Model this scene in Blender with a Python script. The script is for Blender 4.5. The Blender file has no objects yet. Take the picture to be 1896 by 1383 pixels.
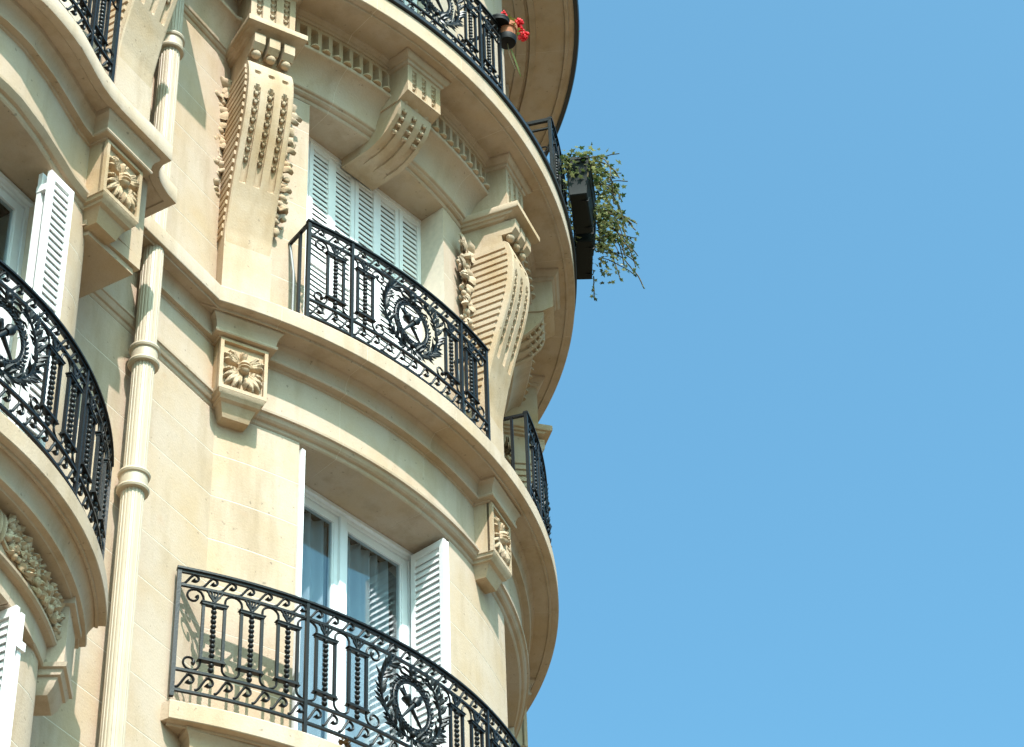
import bpy, math, random
from mathutils import Vector, Matrix, noise
random.seed(7)
pi = math.pi
rad = math.radians
sc = bpy.context.scene
COL = sc.collection

# ------------------------------------------------------------------ camera
CAM = Vector((-12.460797606745851, -11.37493799788585, 1.6))
FW = Vector((0.6667992074325946, 0.36670778107168056, 0.6487713158492352))
RT = Vector((0.5047033128965192, -0.8627331593908241, -0.0310815321180448))
UP = Vector((-0.5483186873694366, -0.3481621734034461, 0.7603484188794285))
cam = bpy.data.cameras.new('camera')
cam.sensor_width = 36.0
cam.lens = 88.2562
cam.clip_end = 3000
cam.clip_start = 0.05
camo = bpy.data.objects.new('camera', cam)
COL.objects.link(camo)
camo.matrix_world = Matrix(((RT.x, UP.x, -FW.x, CAM.x), (RT.y, UP.y, -FW.y, CAM.y), (RT.z, UP.z, -FW.z, CAM.z), (0, 0, 0, 1)))
sc.camera = camo

# ------------------------------------------------------------------ light
SUN_AZ, SUN_EL = -127.0, 54.0
world = bpy.data.worlds.new('World')
sc.world = world
world.use_nodes = True
nt = world.node_tree
bg = nt.nodes['Background']
sky = nt.nodes.new('ShaderNodeTexSky')
sky.sky_type = 'NISHITA'
sky.sun_disc = False
sky.sun_elevation = rad(SUN_EL)
sky.sun_rotation = rad(90.0 - SUN_AZ)
sky.air_density = 1.0
sky.dust_density = 5.0
sky.ozone_density = 4.0
tint = nt.nodes.new('ShaderNodeMix')
tint.data_type = 'RGBA'
tint.blend_type = 'MULTIPLY'
tint.inputs[0].default_value = 1.0
tint.inputs[7].default_value = (0.63, 1.10, 1.03, 1)
nt.links.new(sky.outputs[0], tint.inputs[6])
nt.links.new(tint.outputs[2], bg.inputs[0])
bg.inputs[1].default_value = 0.144
sun = bpy.data.lights.new('sun', 'SUN')
sun.energy = 3.85
sun.angle = rad(0.53)
sun.color = (1.0, 0.955, 0.935)
suno = bpy.data.objects.new('sun', sun)
COL.objects.link(suno)
sdir = Vector((math.cos(rad(SUN_EL)) * math.cos(rad(SUN_AZ)), math.cos(rad(SUN_EL)) * math.sin(rad(SUN_AZ)), math.sin(rad(SUN_EL))))
suno.rotation_euler = sdir.to_track_quat('Z', 'Y').to_euler()
suno.location = (-20, -30, 50)
vs = sc.view_settings
vs.view_transform = 'Standard'
vs.look = 'None'
vs.gamma = 1.0
vs.use_curve_mapping = False
vs.exposure = 1.11


# ------------------------------------------------------------------ materials
def node_mat(name):
    m = bpy.data.materials.new(name)
    m.use_nodes = True
    n = m.node_tree
    return m, n, n.nodes['Principled BSDF']


def simple(name, col, rough=0.6, spec=0.5, metal=0.0, bump=0.0, bscale=40, var=0.0, vscale=6.0, objvar=0.0):
    m, n, p = node_mat(name)
    p.inputs['Base Color'].default_value = (*col, 1)
    p.inputs['Roughness'].default_value = rough
    p.inputs['Specular IOR Level'].default_value = spec
    p.inputs['Metallic'].default_value = metal
    tc = n.nodes.new('ShaderNodeTexCoord')
    geo = n.nodes.new('ShaderNodeNewGeometry')
    if var > 0 or objvar > 0:
        nz = n.nodes.new('ShaderNodeTexNoise')
        nz.inputs['Scale'].default_value = vscale
        nz.inputs['Detail'].default_value = 5
        n.links.new(geo.outputs['Position'], nz.inputs['Vector'])
        mr = n.nodes.new('ShaderNodeMapRange')
        mr.inputs[1].default_value = 0.3
        mr.inputs[2].default_value = 0.7
        mr.inputs[3].default_value = 1 - var
        mr.inputs[4].default_value = 1 + var
        n.links.new(nz.outputs['Fac'], mr.inputs[0])
        fac = mr.outputs[0]
        if objvar > 0:
            oi = n.nodes.new('ShaderNodeObjectInfo')
            m2 = n.nodes.new('ShaderNodeMapRange')
            m2.inputs[3].default_value = 1 - objvar
            m2.inputs[4].default_value = 1 + objvar
            n.links.new(oi.outputs['Random'], m2.inputs[0])
            mu = n.nodes.new('ShaderNodeMath')
            mu.operation = 'MULTIPLY'
            n.links.new(fac, mu.inputs[0])
            n.links.new(m2.outputs[0], mu.inputs[1])
            fac = mu.outputs[0]
        mix = n.nodes.new('ShaderNodeVectorMath')
        mix.operation = 'SCALE'
        mix.inputs[0].default_value = col
        n.links.new(fac, mix.inputs['Scale'])
        n.links.new(mix.outputs[0], p.inputs['Base Color'])
    if bump > 0:
        nb = n.nodes.new('ShaderNodeTexNoise')
        nb.inputs['Scale'].default_value = bscale
        nb.inputs['Detail'].default_value = 6
        n.links.new(geo.outputs['Position'], nb.inputs['Vector'])
        b = n.nodes.new('ShaderNodeBump')
        b.inputs['Strength'].default_value = bump
        b.inputs['Distance'].default_value = 0.01
        n.links.new(nb.outputs['Fac'], b.inputs['Height'])
        n.links.new(b.outputs['Normal'], p.inputs['Normal'])
    return m


def stone_mat(name, col, warm, objvar=0.03):
    """limestone: mottled, faint ochre bleeding, dark pits, fine grain"""
    m, n, p = node_mat(name)
    L = n.links
    geo = n.nodes.new('ShaderNodeNewGeometry')
    p.inputs['Roughness'].default_value = 0.88
    p.inputs['Specular IOR Level'].default_value = 0.25

    def noise_n(scale, detail=5, rough=0.55, vec=None):
        z = n.nodes.new('ShaderNodeTexNoise')
        z.inputs['Scale'].default_value = scale
        z.inputs['Detail'].default_value = detail
        z.inputs['Roughness'].default_value = rough
        L.new(vec or geo.outputs['Position'], z.inputs['Vector'])
        return z.outputs['Fac']

    def rng(src, a, b, c, d):
        r = n.nodes.new('ShaderNodeMapRange')
        for i, v in enumerate((a, b, c, d)):
            r.inputs[i + 1].default_value = v
        L.new(src, r.inputs[0])
        return r.outputs[0]

    def mixc(f, a, b, mode='MIX'):
        x = n.nodes.new('ShaderNodeMix')
        x.data_type = 'RGBA'
        x.blend_type = mode
        if isinstance(f, float):
            x.inputs[0].default_value = f
        else:
            L.new(f, x.inputs[0])
        for i, v in ((6, a), (7, b)):
            if isinstance(v, tuple):
                x.inputs[i].default_value = (*v, 1)
            else:
                L.new(v, x.inputs[i])
        return x.outputs[2]
    oi = n.nodes.new('ShaderNodeObjectInfo')
    mp = n.nodes.new('ShaderNodeMapping')
    L.new(geo.outputs['Position'], mp.inputs['Vector'])
    mp.inputs['Scale'].default_value = (5.0, 5.0, 0.9)
    blot = rng(noise_n(1.7, 4, 0.6), 0.42, 0.72, 0.0, 1.0)
    streak = rng(noise_n(1.0, 5, 0.6, mp.outputs['Vector']), 0.5, 0.76, 0.0, 0.75)
    c1 = mixc(blot, col, warm)
    dark = tuple(x * 0.74 for x in warm)
    c2 = mixc(streak, c1, dark)
    rust = rng(noise_n(2.6, 3, 0.7), 0.64, 0.80, 0.0, 0.40)
    c2 = mixc(rust, c2, (warm[0] * 0.86, warm[1] * 0.66, warm[2] * 0.55))
    ov = rng(oi.outputs['Random'], 0, 1, 1 - objvar, 1 + objvar)
    gr = rng(noise_n(90, 3, 0.6), 0.25, 0.75, 0.94, 1.05)
    mu = n.nodes.new('ShaderNodeMath')
    mu.operation = 'MULTIPLY'
    L.new(ov, mu.inputs[0])
    L.new(gr, mu.inputs[1])
    pit = rng(noise_n(26, 2, 0.5), 0.70, 0.75, 1.0, 0.62)
    m3 = n.nodes.new('ShaderNodeMath')
    m3.operation = 'MULTIPLY'
    L.new(mu.outputs[0], m3.inputs[0])
    L.new(pit, m3.inputs[1])
    sc_ = n.nodes.new('ShaderNodeVectorMath')
    sc_.operation = 'SCALE'
    L.new(c2, sc_.inputs[0])
    L.new(m3.outputs[0], sc_.inputs['Scale'])
    L.new(sc_.outputs[0], p.inputs['Base Color'])
    h = n.nodes.new('ShaderNodeMath')
    h.operation = 'ADD'
    L.new(noise_n(60, 6, 0.65), h.inputs[0])
    L.new(noise_n(9, 3, 0.5), h.inputs[1])
    b = n.nodes.new('ShaderNodeBump')
    b.inputs['Strength'].default_value = 0.22
    b.inputs['Distance'].default_value = 0.012
    L.new(h.outputs[0], b.inputs['Height'])
    L.new(b.outputs['Normal'], p.inputs['Normal'])
    return m


M_STONE = stone_mat('limestone', (0.470, 0.366, 0.276), (0.448, 0.320, 0.200))
M_CARVE = stone_mat('carved_limestone', (0.465, 0.354, 0.248), (0.415, 0.272, 0.142), 0.02)
M_MORTAR = simple('pale_mortar', (0.62, 0.53, 0.42), 0.9, 0.2, var=0.08, vscale=20)
M_IRON = simple('black_iron', (0.007, 0.007, 0.0072), 0.40, 0.28, 0.0, bump=0.12, bscale=70)
M_GREY = simple('grey_painted_iron', (0.20, 0.21, 0.20), 0.5, 0.4, var=0.1)
M_ZINC = simple('dark_zinc', (0.016, 0.017, 0.02), 0.4, 0.4, bump=0.05, bscale=20)
M_WHITE = simple('white_shutter_paint', (0.80, 0.775, 0.755), 0.45, 0.4, var=0.04, vscale=9)
M_WIN = simple('white_window_paint', (0.75, 0.76, 0.77), 0.4, 0.45, var=0.03, vscale=9)
M_PIPE = simple('cream_pipe_paint', (0.46, 0.375, 0.27), 0.5, 0.4, bump=0.06, bscale=30, var=0.06, vscale=5)
M_DARK = simple('unlit_room_black', (0.02, 0.02, 0.02), 0.9, 0.1)  # the shade of unlit rooms is put into this near-black colour
M_TERRA = simple('terracotta', (0.36, 0.13, 0.06), 0.8, 0.3, var=0.15, vscale=25)
M_BLACKP = simple('black_plastic', (0.004, 0.004, 0.004), 0.6, 0.2)
M_GREENBOX = simple('dark_green_plastic', (0.005, 0.007, 0.006), 0.6, 0.2)
M_SOIL = simple('soil', (0.04, 0.03, 0.02), 0.95, 0.1, var=0.3, vscale=40)
M_STEM = simple('brown_stem', (0.10, 0.075, 0.035), 0.7, 0.2)
M_GSTEM = simple('green_stem', (0.10, 0.16, 0.03), 0.6, 0.3)
M_RED = simple('red_petal', (0.62, 0.008, 0.012), 0.5, 0.3, var=0.2, vscale=60)
M_DRY = simple('dried_leaves', (0.16, 0.10, 0.05), 0.85, 0.2, var=0.4, vscale=80)
M_PAVE = simple('warm_bounce_pavement', (0.17, 0.12, 0.065), 0.9, 0.2, var=0.12, vscale=2)  # unseen ground, its brown chosen to bounce warm light up at the stone
M_ROAD = simple('asphalt', (0.04, 0.04, 0.04), 0.85, 0.3, var=0.2, vscale=3)


def leaf_mat(name, a, b, edge=None):
    m, n, p = node_mat(name)
    L = n.links
    geo = n.nodes.new('ShaderNodeNewGeometry')
    mx = n.nodes.new('ShaderNodeMix')
    mx.data_type = 'RGBA'
    L.new(geo.outputs['Random Per Island'], mx.inputs[0])
    mx.inputs[6].default_value = (*a, 1)
    mx.inputs[7].default_value = (*b, 1)
    L.new(mx.outputs[2], p.inputs['Base Color'])
    p.inputs['Roughness'].default_value = 0.45
    tr = n.nodes.new('ShaderNodeBsdfTranslucent')
    L.new(mx.outputs[2], tr.inputs['Color'])
    ms = n.nodes.new('ShaderNodeMixShader')
    ms.inputs[0].default_value = 0.3
    L.new(p.outputs[0], ms.inputs[1])
    L.new(tr.outputs[0], ms.inputs[2])
    L.new(ms.outputs[0], n.nodes['Material Output'].inputs['Surface'])
    return m


M_IVY = leaf_mat('ivy_leaf', (0.022, 0.055, 0.012), (0.34, 0.36, 0.15))
M_LEAF = leaf_mat('geranium_leaf', (0.07, 0.11, 0.02), (0.16, 0.17, 0.03))


def glass_mat():
    m = bpy.data.materials.new('window_glass')
    m.use_nodes = True
    n = m.node_tree
    L = n.links
    for x in list(n.nodes):
        n.nodes.remove(x)
    out = n.nodes.new('ShaderNodeOutputMaterial')
    gl = n.nodes.new('ShaderNodeBsdfGlossy')
    gl.inputs['Roughness'].default_value = 0.0
    gl.inputs['Color'].default_value = (0.95, 0.98, 1, 1)
    tr = n.nodes.new('ShaderNodeBsdfTransparent')
    tr.inputs['Color'].default_value = (0.78, 0.83, 0.85, 1)
    lw = n.nodes.new('ShaderNodeLayerWeight')
    pw = n.nodes.new('ShaderNodeMath')
    pw.operation = 'POWER'
    pw.inputs[1].default_value = 4.0
    L.new(lw.outputs['Facing'], pw.inputs[0])
    fr = n.nodes.new('ShaderNodeMapRange')
    fr.inputs[3].default_value = 0.075
    fr.inputs[4].default_value = 0.90
    L.new(pw.outputs[0], fr.inputs[0])
    mx = n.nodes.new('ShaderNodeMixShader')
    L.new(fr.outputs[0], mx.inputs[0])
    L.new(tr.outputs[0], mx.inputs[1])
    L.new(gl.outputs[0], mx.inputs[2])
    L.new(mx.outputs[0], out.inputs['Surface'])
    return m


M_GLASS = glass_mat()


def curtain_mat():
    m, n, p = node_mat('curtain_cloth')
    p.inputs['Base Color'].default_value = (0.68, 0.71, 0.74, 1)
    p.inputs['Roughness'].default_value = 0.9
    tr = n.nodes.new('ShaderNodeBsdfTranslucent')
    tr.inputs['Color'].default_value = (0.68, 0.72, 0.75, 1)
    ms = n.nodes.new('ShaderNodeMixShader')
    ms.inputs[0].default_value = 0.25
    n.links.new(p.outputs[0], ms.inputs[1])
    n.links.new(tr.outputs[0], ms.inputs[2])
    n.links.new(ms.outputs[0], n.nodes['Material Output'].inputs['Surface'])
    return m


M_CURT = curtain_mat()


# ------------------------------------------------------------------ mesh helpers
class MB:
    def __init__(self):
        self.v = []
        self.f = []

    def add(self, vs_, fs_, M=None):
        o = len(self.v)
        for q in vs_:
            q = Vector(q)
            self.v.append(tuple(M @ q) if M is not None else tuple(q))
        flip = M is not None and M.to_3x3().determinant() < 0
        for f in fs_:
            t = tuple(i + o for i in f)
            self.f.append(t[::-1] if flip else t)

    def box(self, x0, x1, y0, y1, z0, z1, M=None):
        vs_ = [(x, y, z) for z in (z0, z1) for y in (y0, y1) for x in (x0, x1)]
        self.add(vs_, [(0, 2, 3, 1), (4, 5, 7, 6), (0, 1, 5, 4), (2, 6, 7, 3), (0, 4, 6, 2), (1, 3, 7, 5)], M)

    def prism(self, poly, z0, z1, M=None):
        """poly counter-clockwise seen from above"""
        n = len(poly)
        vs_ = [(p[0], p[1], z0) for p in poly] + [(p[0], p[1], z1) for p in poly]
        fs_ = [(i, (i + 1) % n, n + (i + 1) % n, n + i) for i in range(n)]
        fs_ += [tuple(range(n - 1, -1, -1)), tuple(range(n, 2 * n))]
        self.add(vs_, fs_, M)

    def sweep(self, rings, closed=True, caps=True, loop=False):
        """rings: list of equal length vertex lists"""
        o = len(self.v)
        m = len(rings[0])
        for r in rings:
            self.v.extend(tuple(q) for q in r)
        R = len(rings)
        for i in range(R if loop else R - 1):
            a = o + i * m
            b = o + ((i + 1) % R) * m
            for j in range(m if closed else m - 1):
                k = (j + 1) % m
                self.f.append((a + j, b + j, b + k, a + k))
        if caps and closed and not loop:
            self.f.append(tuple(o + j for j in range(m)))
            self.f.append(tuple(o + (R - 1) * m + j for j in range(m - 1, -1, -1)))

    def tube(self, pts, r, sides=6, M=None, caps=True):
        pts = [Vector(p) for p in pts]
        n = len(pts)
        rs = r if isinstance(r, (list, tuple)) else [r] * n
        rings = []
        ref = None
        for i in range(n):
            t = (pts[min(i + 1, n - 1)] - pts[max(i - 1, 0)])
            if t.length < 1e-9:
                t = Vector((0, 0, 1))
            t.normalize()
            if ref is None:
                ref = Vector((0, 1, 0)) if abs(t.y) < 0.9 else Vector((1, 0, 0))
            u = ref - t * ref.dot(t)
            if u.length < 1e-6:
                u = Vector((1, 0, 0)) - t * t.x
            u.normalize()
            ref = u
            w = t.cross(u)
            rings.append([pts[i] + (u * math.cos(2 * pi * k / sides) + w * math.sin(2 * pi * k / sides)) * rs[i] for k in range(sides)])
        if M is not None:
            rings = [[M @ q for q in rr] for rr in rings]
        self.sweep(rings, True, caps)

    def ball(self, c, r, seg=8, rings=6, M=None, sq=(1, 1, 1)):
        vs_ = [(c[0], c[1], c[2] + r * sq[2])]
        for i in range(1, rings):
            a = pi * i / rings
            for j in range(seg):
                b = 2 * pi * j / seg
                vs_.append((c[0] + r * sq[0] * math.sin(a) * math.cos(b), c[1] + r * sq[1] * math.sin(a) * math.sin(b), c[2] + r * sq[2] * math.cos(a)))
        vs_.append((c[0], c[1], c[2] - r * sq[2]))
        fs_ = [(0, 1 + j, 1 + (j + 1) % seg) for j in range(seg)]
        for i in range(rings - 2):
            for j in range(seg):
                a = 1 + i * seg
                fs_.append((a + j, a + seg + j, a + seg + (j + 1) % seg, a + (j + 1) % seg))
        l = len(vs_) - 1
        a = 1 + (rings - 2) * seg
        fs_ += [(l, a + (j + 1) % seg, a + j) for j in range(seg)]
        self.add(vs_, fs_, M)

    def lathe(self, prof, seg=16, M=None):
        vs_ = []
        for r, z in prof:
            for j in range(seg):
                b = 2 * pi * j / seg
                vs_.append((r * math.cos(b), r * math.sin(b), z))
        fs_ = []
        for i in range(len(prof) - 1):
            for j in range(seg):
                k = (j + 1) % seg
                fs_.append((i * seg + j, i * seg + k, (i + 1) * seg + k, (i + 1) * seg + j))
        fs_.append(tuple(range(seg - 1, -1, -1)))
        e = (len(prof) - 1) * seg
        fs_.append(tuple(range(e, e + seg)))
        self.add(vs_, fs_, M)

    def stack(self, levels, yb, M=None):
        """box-like moulded block: levels (half width, front depth, z) from bottom up; outward = -y; back plane y=yb"""
        vs_ = []
        for hw, d, z in levels:
            vs_ += [(-hw, -d, z), (hw, -d, z), (hw, yb, z), (-hw, yb, z)]
        fs_ = []
        for i in range(len(levels) - 1):
            a = 4 * i
            for j in range(4):
                k = (j + 1) % 4
                fs_.append((a + j, a + k, a + 4 + k, a + 4 + j))
        fs_.append((3, 2, 1, 0))
        e = 4 * (len(levels) - 1)
        fs_.append((e, e + 1, e + 2, e + 3))
        self.add(vs_, fs_, M)

    def mesh(self, name, mat, angle=32):
        me = bpy.data.meshes.new(name)
        me.from_pydata(self.v, [], self.f)
        me.materials.append(mat)
        me.polygons.foreach_set('use_smooth', [True] * len(me.polygons))
        me.set_sharp_from_angle(angle=rad(angle))
        me.update()
        return me

    def build(self, name, mat, parent=None, M=None, angle=32):
        return put(name, self.mesh(name, mat, angle), parent, M)


def put(name, me, parent=None, M=None):
    o = bpy.data.objects.new(name, me)
    COL.objects.link(o)
    if parent is not None:
        o.parent = parent
    if M is not None:
        o.matrix_local = M
    return o


def empty(name, parent=None, M=None):
    o = put(name, None, parent, M)
    o.empty_display_size = 0.2
    return o


def thing(o, label, cat, group=None):
    o['label'] = label
    o['category'] = cat
    if group:
        o['group'] = group
    return o


# ------------------------------------------------------------------ geometry of the place
RW = 3.9234           # radius of the corner tower wall (axis at world origin)
YW = -3.3517          # plane of the flat facade
WIN = (-100.6, -62.6, -24.6)     # window axes on the tower
PIER = (-119.7, -82.0, -43.6)    # pier axes (consoles and carved blocks)
HW = 0.7654           # half width of a window opening
BX, BY, BR = -5.05, -1.605, 2.68  # bow window at the left: centre and radius of its lower balcony


def pol(r, a, z=0.0):
    return Vector((r * math.cos(rad(a)), r * math.sin(rad(a)), z))


def frame(p, nx, ny):
    """local x = to the right seen from outside, -y = outward (nx, ny)"""
    return Matrix(((-ny, -nx, 0, p[0]), (nx, -ny, 0, p[1]), (0, 0, 1, p[2]), (0, 0, 0, 1)))


def TF(r, a, z=0.0):
    return frame(pol(r, a, z), math.cos(rad(a)), math.sin(rad(a)))


def arc_rings(prof, a0, a1, step=1.0, c=(0, 0)):
    n = max(2, int(abs(a1 - a0) / step) + 1)
    out = []
    for i in range(n):
        a = a0 + (a1 - a0) * i / (n - 1)
        out.append([Vector((c[0], c[1], 0)) + pol(r, a, z) for r, z in prof])
    return out


def path_rings(prof, path, closed_path=False):
    """path: list of (x, y) walked left to right (outside on the right hand side, -y for +x); prof: (d, z), d outward"""
    n = len(path)
    out = []
    for i in range(n):
        p = Vector(path[i])
        t0 = (Vector(path[i]) - Vector(path[i - 1])).normalized() if i > 0 else None
        t1 = (Vector(path[i + 1]) - Vector(path[i])).normalized() if i < n - 1 else None
        if t0 is None:
            t0 = t1
        if t1 is None:
            t1 = t0
        n0 = Vector((t0.y, -t0.x))
        n1 = Vector((t1.y, -t1.x))
        m = (n0 + n1)
        m = m / max(0.35, m.dot(n0))
        out.append([Vector((p.x + m.x * d, p.y + m.y * d, z)) for d, z in prof])
    return out


B = empty('apartment_building')
thing(B, 'cream limestone apartment building with round corner tower, iron balconies and carved consoles', 'building')


def part(name, mb, mat=M_STONE, parent=B, M=None, angle=32):
    return mb.build(name, mat, parent, M, angle)


# ------------------------------------------------------------------ ground
g = MB()
g.box(-1500, 1500, -1500, 1500, -0.6, -0.15)
o = g.build('road', M_ROAD)
o['kind'] = 'structure'
g = MB()
g.box(-60, 60, -8.5, 40, -0.2, 0.0)
o = g.build('pavement', M_PAVE)
o['kind'] = 'structure'
g = MB()
g.box(-60, 60, -40, -16.5, -0.2, 0.0)
o = g.build('pavement', M_PAVE)
o['kind'] = 'structure'

# ------------------------------------------------------------------ building core, coloured near-black for the unlit rooms behind the windows
core = [(-14, -2.75), (-2.0, -2.75)]
core += [tuple(pol(2.95, a)[:2]) for a in range(-115, 21, 5)]
core += [(2.9, 12), (-14, 12)]
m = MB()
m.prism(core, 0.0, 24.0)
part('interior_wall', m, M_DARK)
# near-black floors, added to keep light from leaking between the rooms
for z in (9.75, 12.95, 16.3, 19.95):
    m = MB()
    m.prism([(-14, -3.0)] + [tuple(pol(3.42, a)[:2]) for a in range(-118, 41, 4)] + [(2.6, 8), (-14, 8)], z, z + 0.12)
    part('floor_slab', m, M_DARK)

# ------------------------------------------------------------------ ashlar walls, course by course
WD = 3.42   # depth to which the jambs go


def win_frame_pt(a, t, nrm):
    e = Vector((math.cos(rad(a)), math.sin(rad(a))))
    tt = Vector((-e.y, e.x))
    p = e * nrm + tt * t
    return (p.x, p.y)


def pier_poly(a0, a1, jl=None, jr=None, r=RW, g=0.0):
    n = max(4, int(abs(a1 - a0) / 1.5) + 1)
    outer = []
    for i in range(n):
        a = a0 + (a1 - a0) * i / (n - 1)
        outer.append(tuple(pol(r - g, a)[:2]))
    inner = []
    if jr is not None:
        inner.append(win_frame_pt(jr, -HW + g, WD))
    else:
        inner.append(tuple(pol(WD, a1)[:2]))
    if jl is not None:
        inner.append(win_frame_pt(jl, HW - g, WD))
    else:
        inner.append(tuple(pol(WD, a0)[:2]))
    return outer + inner


def courses(z0, z1, joint, pitch):
    zs = [z0]
    k = math.ceil((z0 + 0.08 - joint) / pitch)
    z = joint + k * pitch
    while z < z1 - 0.08:
        zs.append(z)
        z += pitch
    zs.append(z1)
    return list(zip(zs[:-1], zs[1:]))


def piers(r, hwa):
    return [(-123.5 if r < 4 else -124, WIN[0] - hwa, None, WIN[0]), (WIN[0] + hwa, WIN[1] - hwa, WIN[0], WIN[1]),
            (WIN[1] + hwa, WIN[2] - hwa, WIN[1], WIN[2]), (WIN[2] + hwa, 38, WIN[2], None)]


ZONES = [(6.2, 9.80, 9.985, 0.351, RW), (9.935, 12.448, 12.091, 0.351, RW), (13.285, 15.796, 15.08, 0.40, RW), (16.67, 19.915, 17.05, 0.40, 4.10)]
GAP = 0.0042
for z0, z1, j0, pt, r in ZONES:
    hwa = math.degrees(math.asin(HW / r))
    for a0, a1, jl, jr in piers(r, hwa):
        m = MB()
        m.prism(pier_poly(a0, a1, jl, jr, r, 0.0009), z0, z1)
        part('mortar_bed', m, M_MORTAR)
        cache = {}
        for c0, c1 in courses(z0, z1, j0, pt):
            h = round(c1 - c0, 3)
            if h not in cache:
                m = MB()
                m.prism(pier_poly(a0, a1, jl, jr, r), GAP, h - GAP)
                cache[h] = m.mesh('stone_block', M_STONE)
            put('stone_block', cache[h], B, Matrix.Translation((0, 0, c0)))

# flat facade between the bow and the tower, and the bow's wall (ogee plan)
BAYWALL = [(-5.05, -3.955), (-4.93, -3.952), (-4.67, -3.91), (-4.41, -3.85), (-4.275, -3.822), (-4.15, -3.805), (-4.05, -3.785),
           (-3.96, -3.745), (-3.88, -3.68), (-3.81, -3.59), (-3.73, -3.49), (-3.64, -3.41), (-3.53, -3.362), (-3.45, YW)]


def mirror(path, c=BX):
    return [(2 * c - x, y) for x, y in reversed(path[1:])] + path


def offset(path, d):
    return [tuple(q[0][:2]) for q in path_rings([(d, 0)], path)]


flank = [p for p in BAYWALL if p[0] > -4.28]
flank_l = [(2 * BX - x, y) for x, y in reversed(flank)]


def wall_poly(path, dep, g=0.0):
    pth = offset(path, -g) if g else path
    return pth + [(pth[-1][0], -2.9), (pth[0][0], -2.9)]


FZ = [(6.2, 9.634, 9.985, 0.351), (9.634, 12.448, 12.091, 0.351), (13.14, 15.80, 15.08, 0.40), (16.6, 20.0, 17.05, 0.4)]
flat = [(-3.45, YW), (-1.9, YW)]
flatl = [(-14.0, YW), (2 * BX + 3.45, YW)]
for z0, z1, j0, pt in FZ:
    for path in (flank, flank_l, flat, flatl):
        m = MB()
        m.prism(wall_poly(path, 0, 0.0009), z0, z1)
        part('mortar_bed', m, M_MORTAR)
        cache = {}
        for c0, c1 in courses(z0, z1, j0, pt):
            h = round(c1 - c0, 3)
            if h not in cache:
                m = MB()
                m.prism(wall_poly(path, 0), GAP, h - GAP)
                cache[h] = m.mesh('stone_block', M_STONE)
            put('stone_block', cache[h], B, Matrix.Translation((0, 0, c0)))
# plain base storeys below the frame, side wing and attic above it
m = MB()
m.prism([(-14, YW)] + [(-2.04, YW)] + [tuple(pol(RW, a)[:2]) for a in range(-121, 31, 4)] + [(3.4, 12), (-14, 12)], 0.0, 6.2)
part('base_wall', m)
m = MB()
m.prism([(2.95, 1.8), (3.4, 1.8), (3.4, 12), (2.95, 12)], 6.2, 20.0)
part('side_wall', m)
m = MB()
m.prism([(-14, YW)] + [(-2.04, YW)] + [tuple(pol(4.0, a)[:2]) for a in range(-121, 31, 4)] + [(3.4, 12), (-14, 12)], 20.1, 23.0)
part('attic_wall', m)

# ------------------------------------------------------------------ entablature between the two storeys (tower, flat wall, bow)
PB = [(3.36, 12.452), (3.922, 12.452), (3.932, 12.462), (3.938, 12.485), (3.958, 12.490), (3.972, 12.503), (3.984, 12.528),
      (4.000, 12.534), (4.003, 12.552), (3.964, 12.566), (3.961, 12.955), (3.972, 12.960), (3.976, 12.972), (4.024, 12.975),
      (4.030, 12.985), (4.028, 12.998), (4.018, 13.006), (4.022, 13.05), (4.036, 13.088), (4.058, 13.112), (4.064, 13.127),
      (4.176, 13.127), (4.180, 13.117), (4.194, 13.117), (4.199, 13.137), (4.254, 13.137), (4.259, 13.142), (4.259, 13.268),
      (4.252, 13.281), (3.36, 13.30)]
def inset(prof, d):
    """closed profile shrunk by d"""
    n = len(prof)
    area = sum(prof[i][0] * prof[(i + 1) % n][1] - prof[(i + 1) % n][0] * prof[i][1] for i in range(n))
    sg = 1 if area > 0 else -1
    out = []
    for i in range(n):
        p = Vector(prof[i])
        t0 = (p - Vector(prof[i - 1])).normalized()
        t1 = (Vector(prof[(i + 1) % n]) - p).normalized()
        n0 = Vector((-t0.y, t0.x)) * sg
        n1 = Vector((-t1.y, t1.x)) * sg
        m = n0 + n1
        m = m / max(0.4, m.dot(n0)) if m.length > 1e-6 else n0
        out.append((p.x + m.x * d, p.y + m.y * d))
    return out


def ring_stones(prof, cuts, name='cornice_stone', c=(0, 0)):
    """moulded ring built stone by stone, thin mortar joints between"""
    m = MB()
    m.sweep(arc_rings(inset(prof, 0.0012), cuts[0] + 0.2, cuts[-1] - 0.2, 1.0, c))
    part('mortar_bed', m, M_MORTAR, angle=20)
    for a0, a1 in zip(cuts[:-1], cuts[1:]):
        m = MB()
        m.sweep(arc_rings(prof, a0 + 0.025, a1 - 0.025, 1.0, c))
        part(name, m, angle=20)


ring_stones(PB, [-131, -117.0, -107.3, -94.8, -84.1, -72.5, -60.2, -48.0, -36.0, -20, -2, 36])
PBF = [((r - RW) * 0.62 if r > 3.92 else -0.32, z + (0.003 if z > 12.5 else 0.0)) for r, z in PB]
m = MB()
m.sweep(path_rings(PBF, [(-3.62, YW), (-1.9, YW)]))
part('cornice', m, angle=20)
m = MB()
m.sweep(path_rings(PBF, [(-14, YW), (2 * BX + 3.6, YW)]))
part('cornice', m, angle=20)

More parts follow.
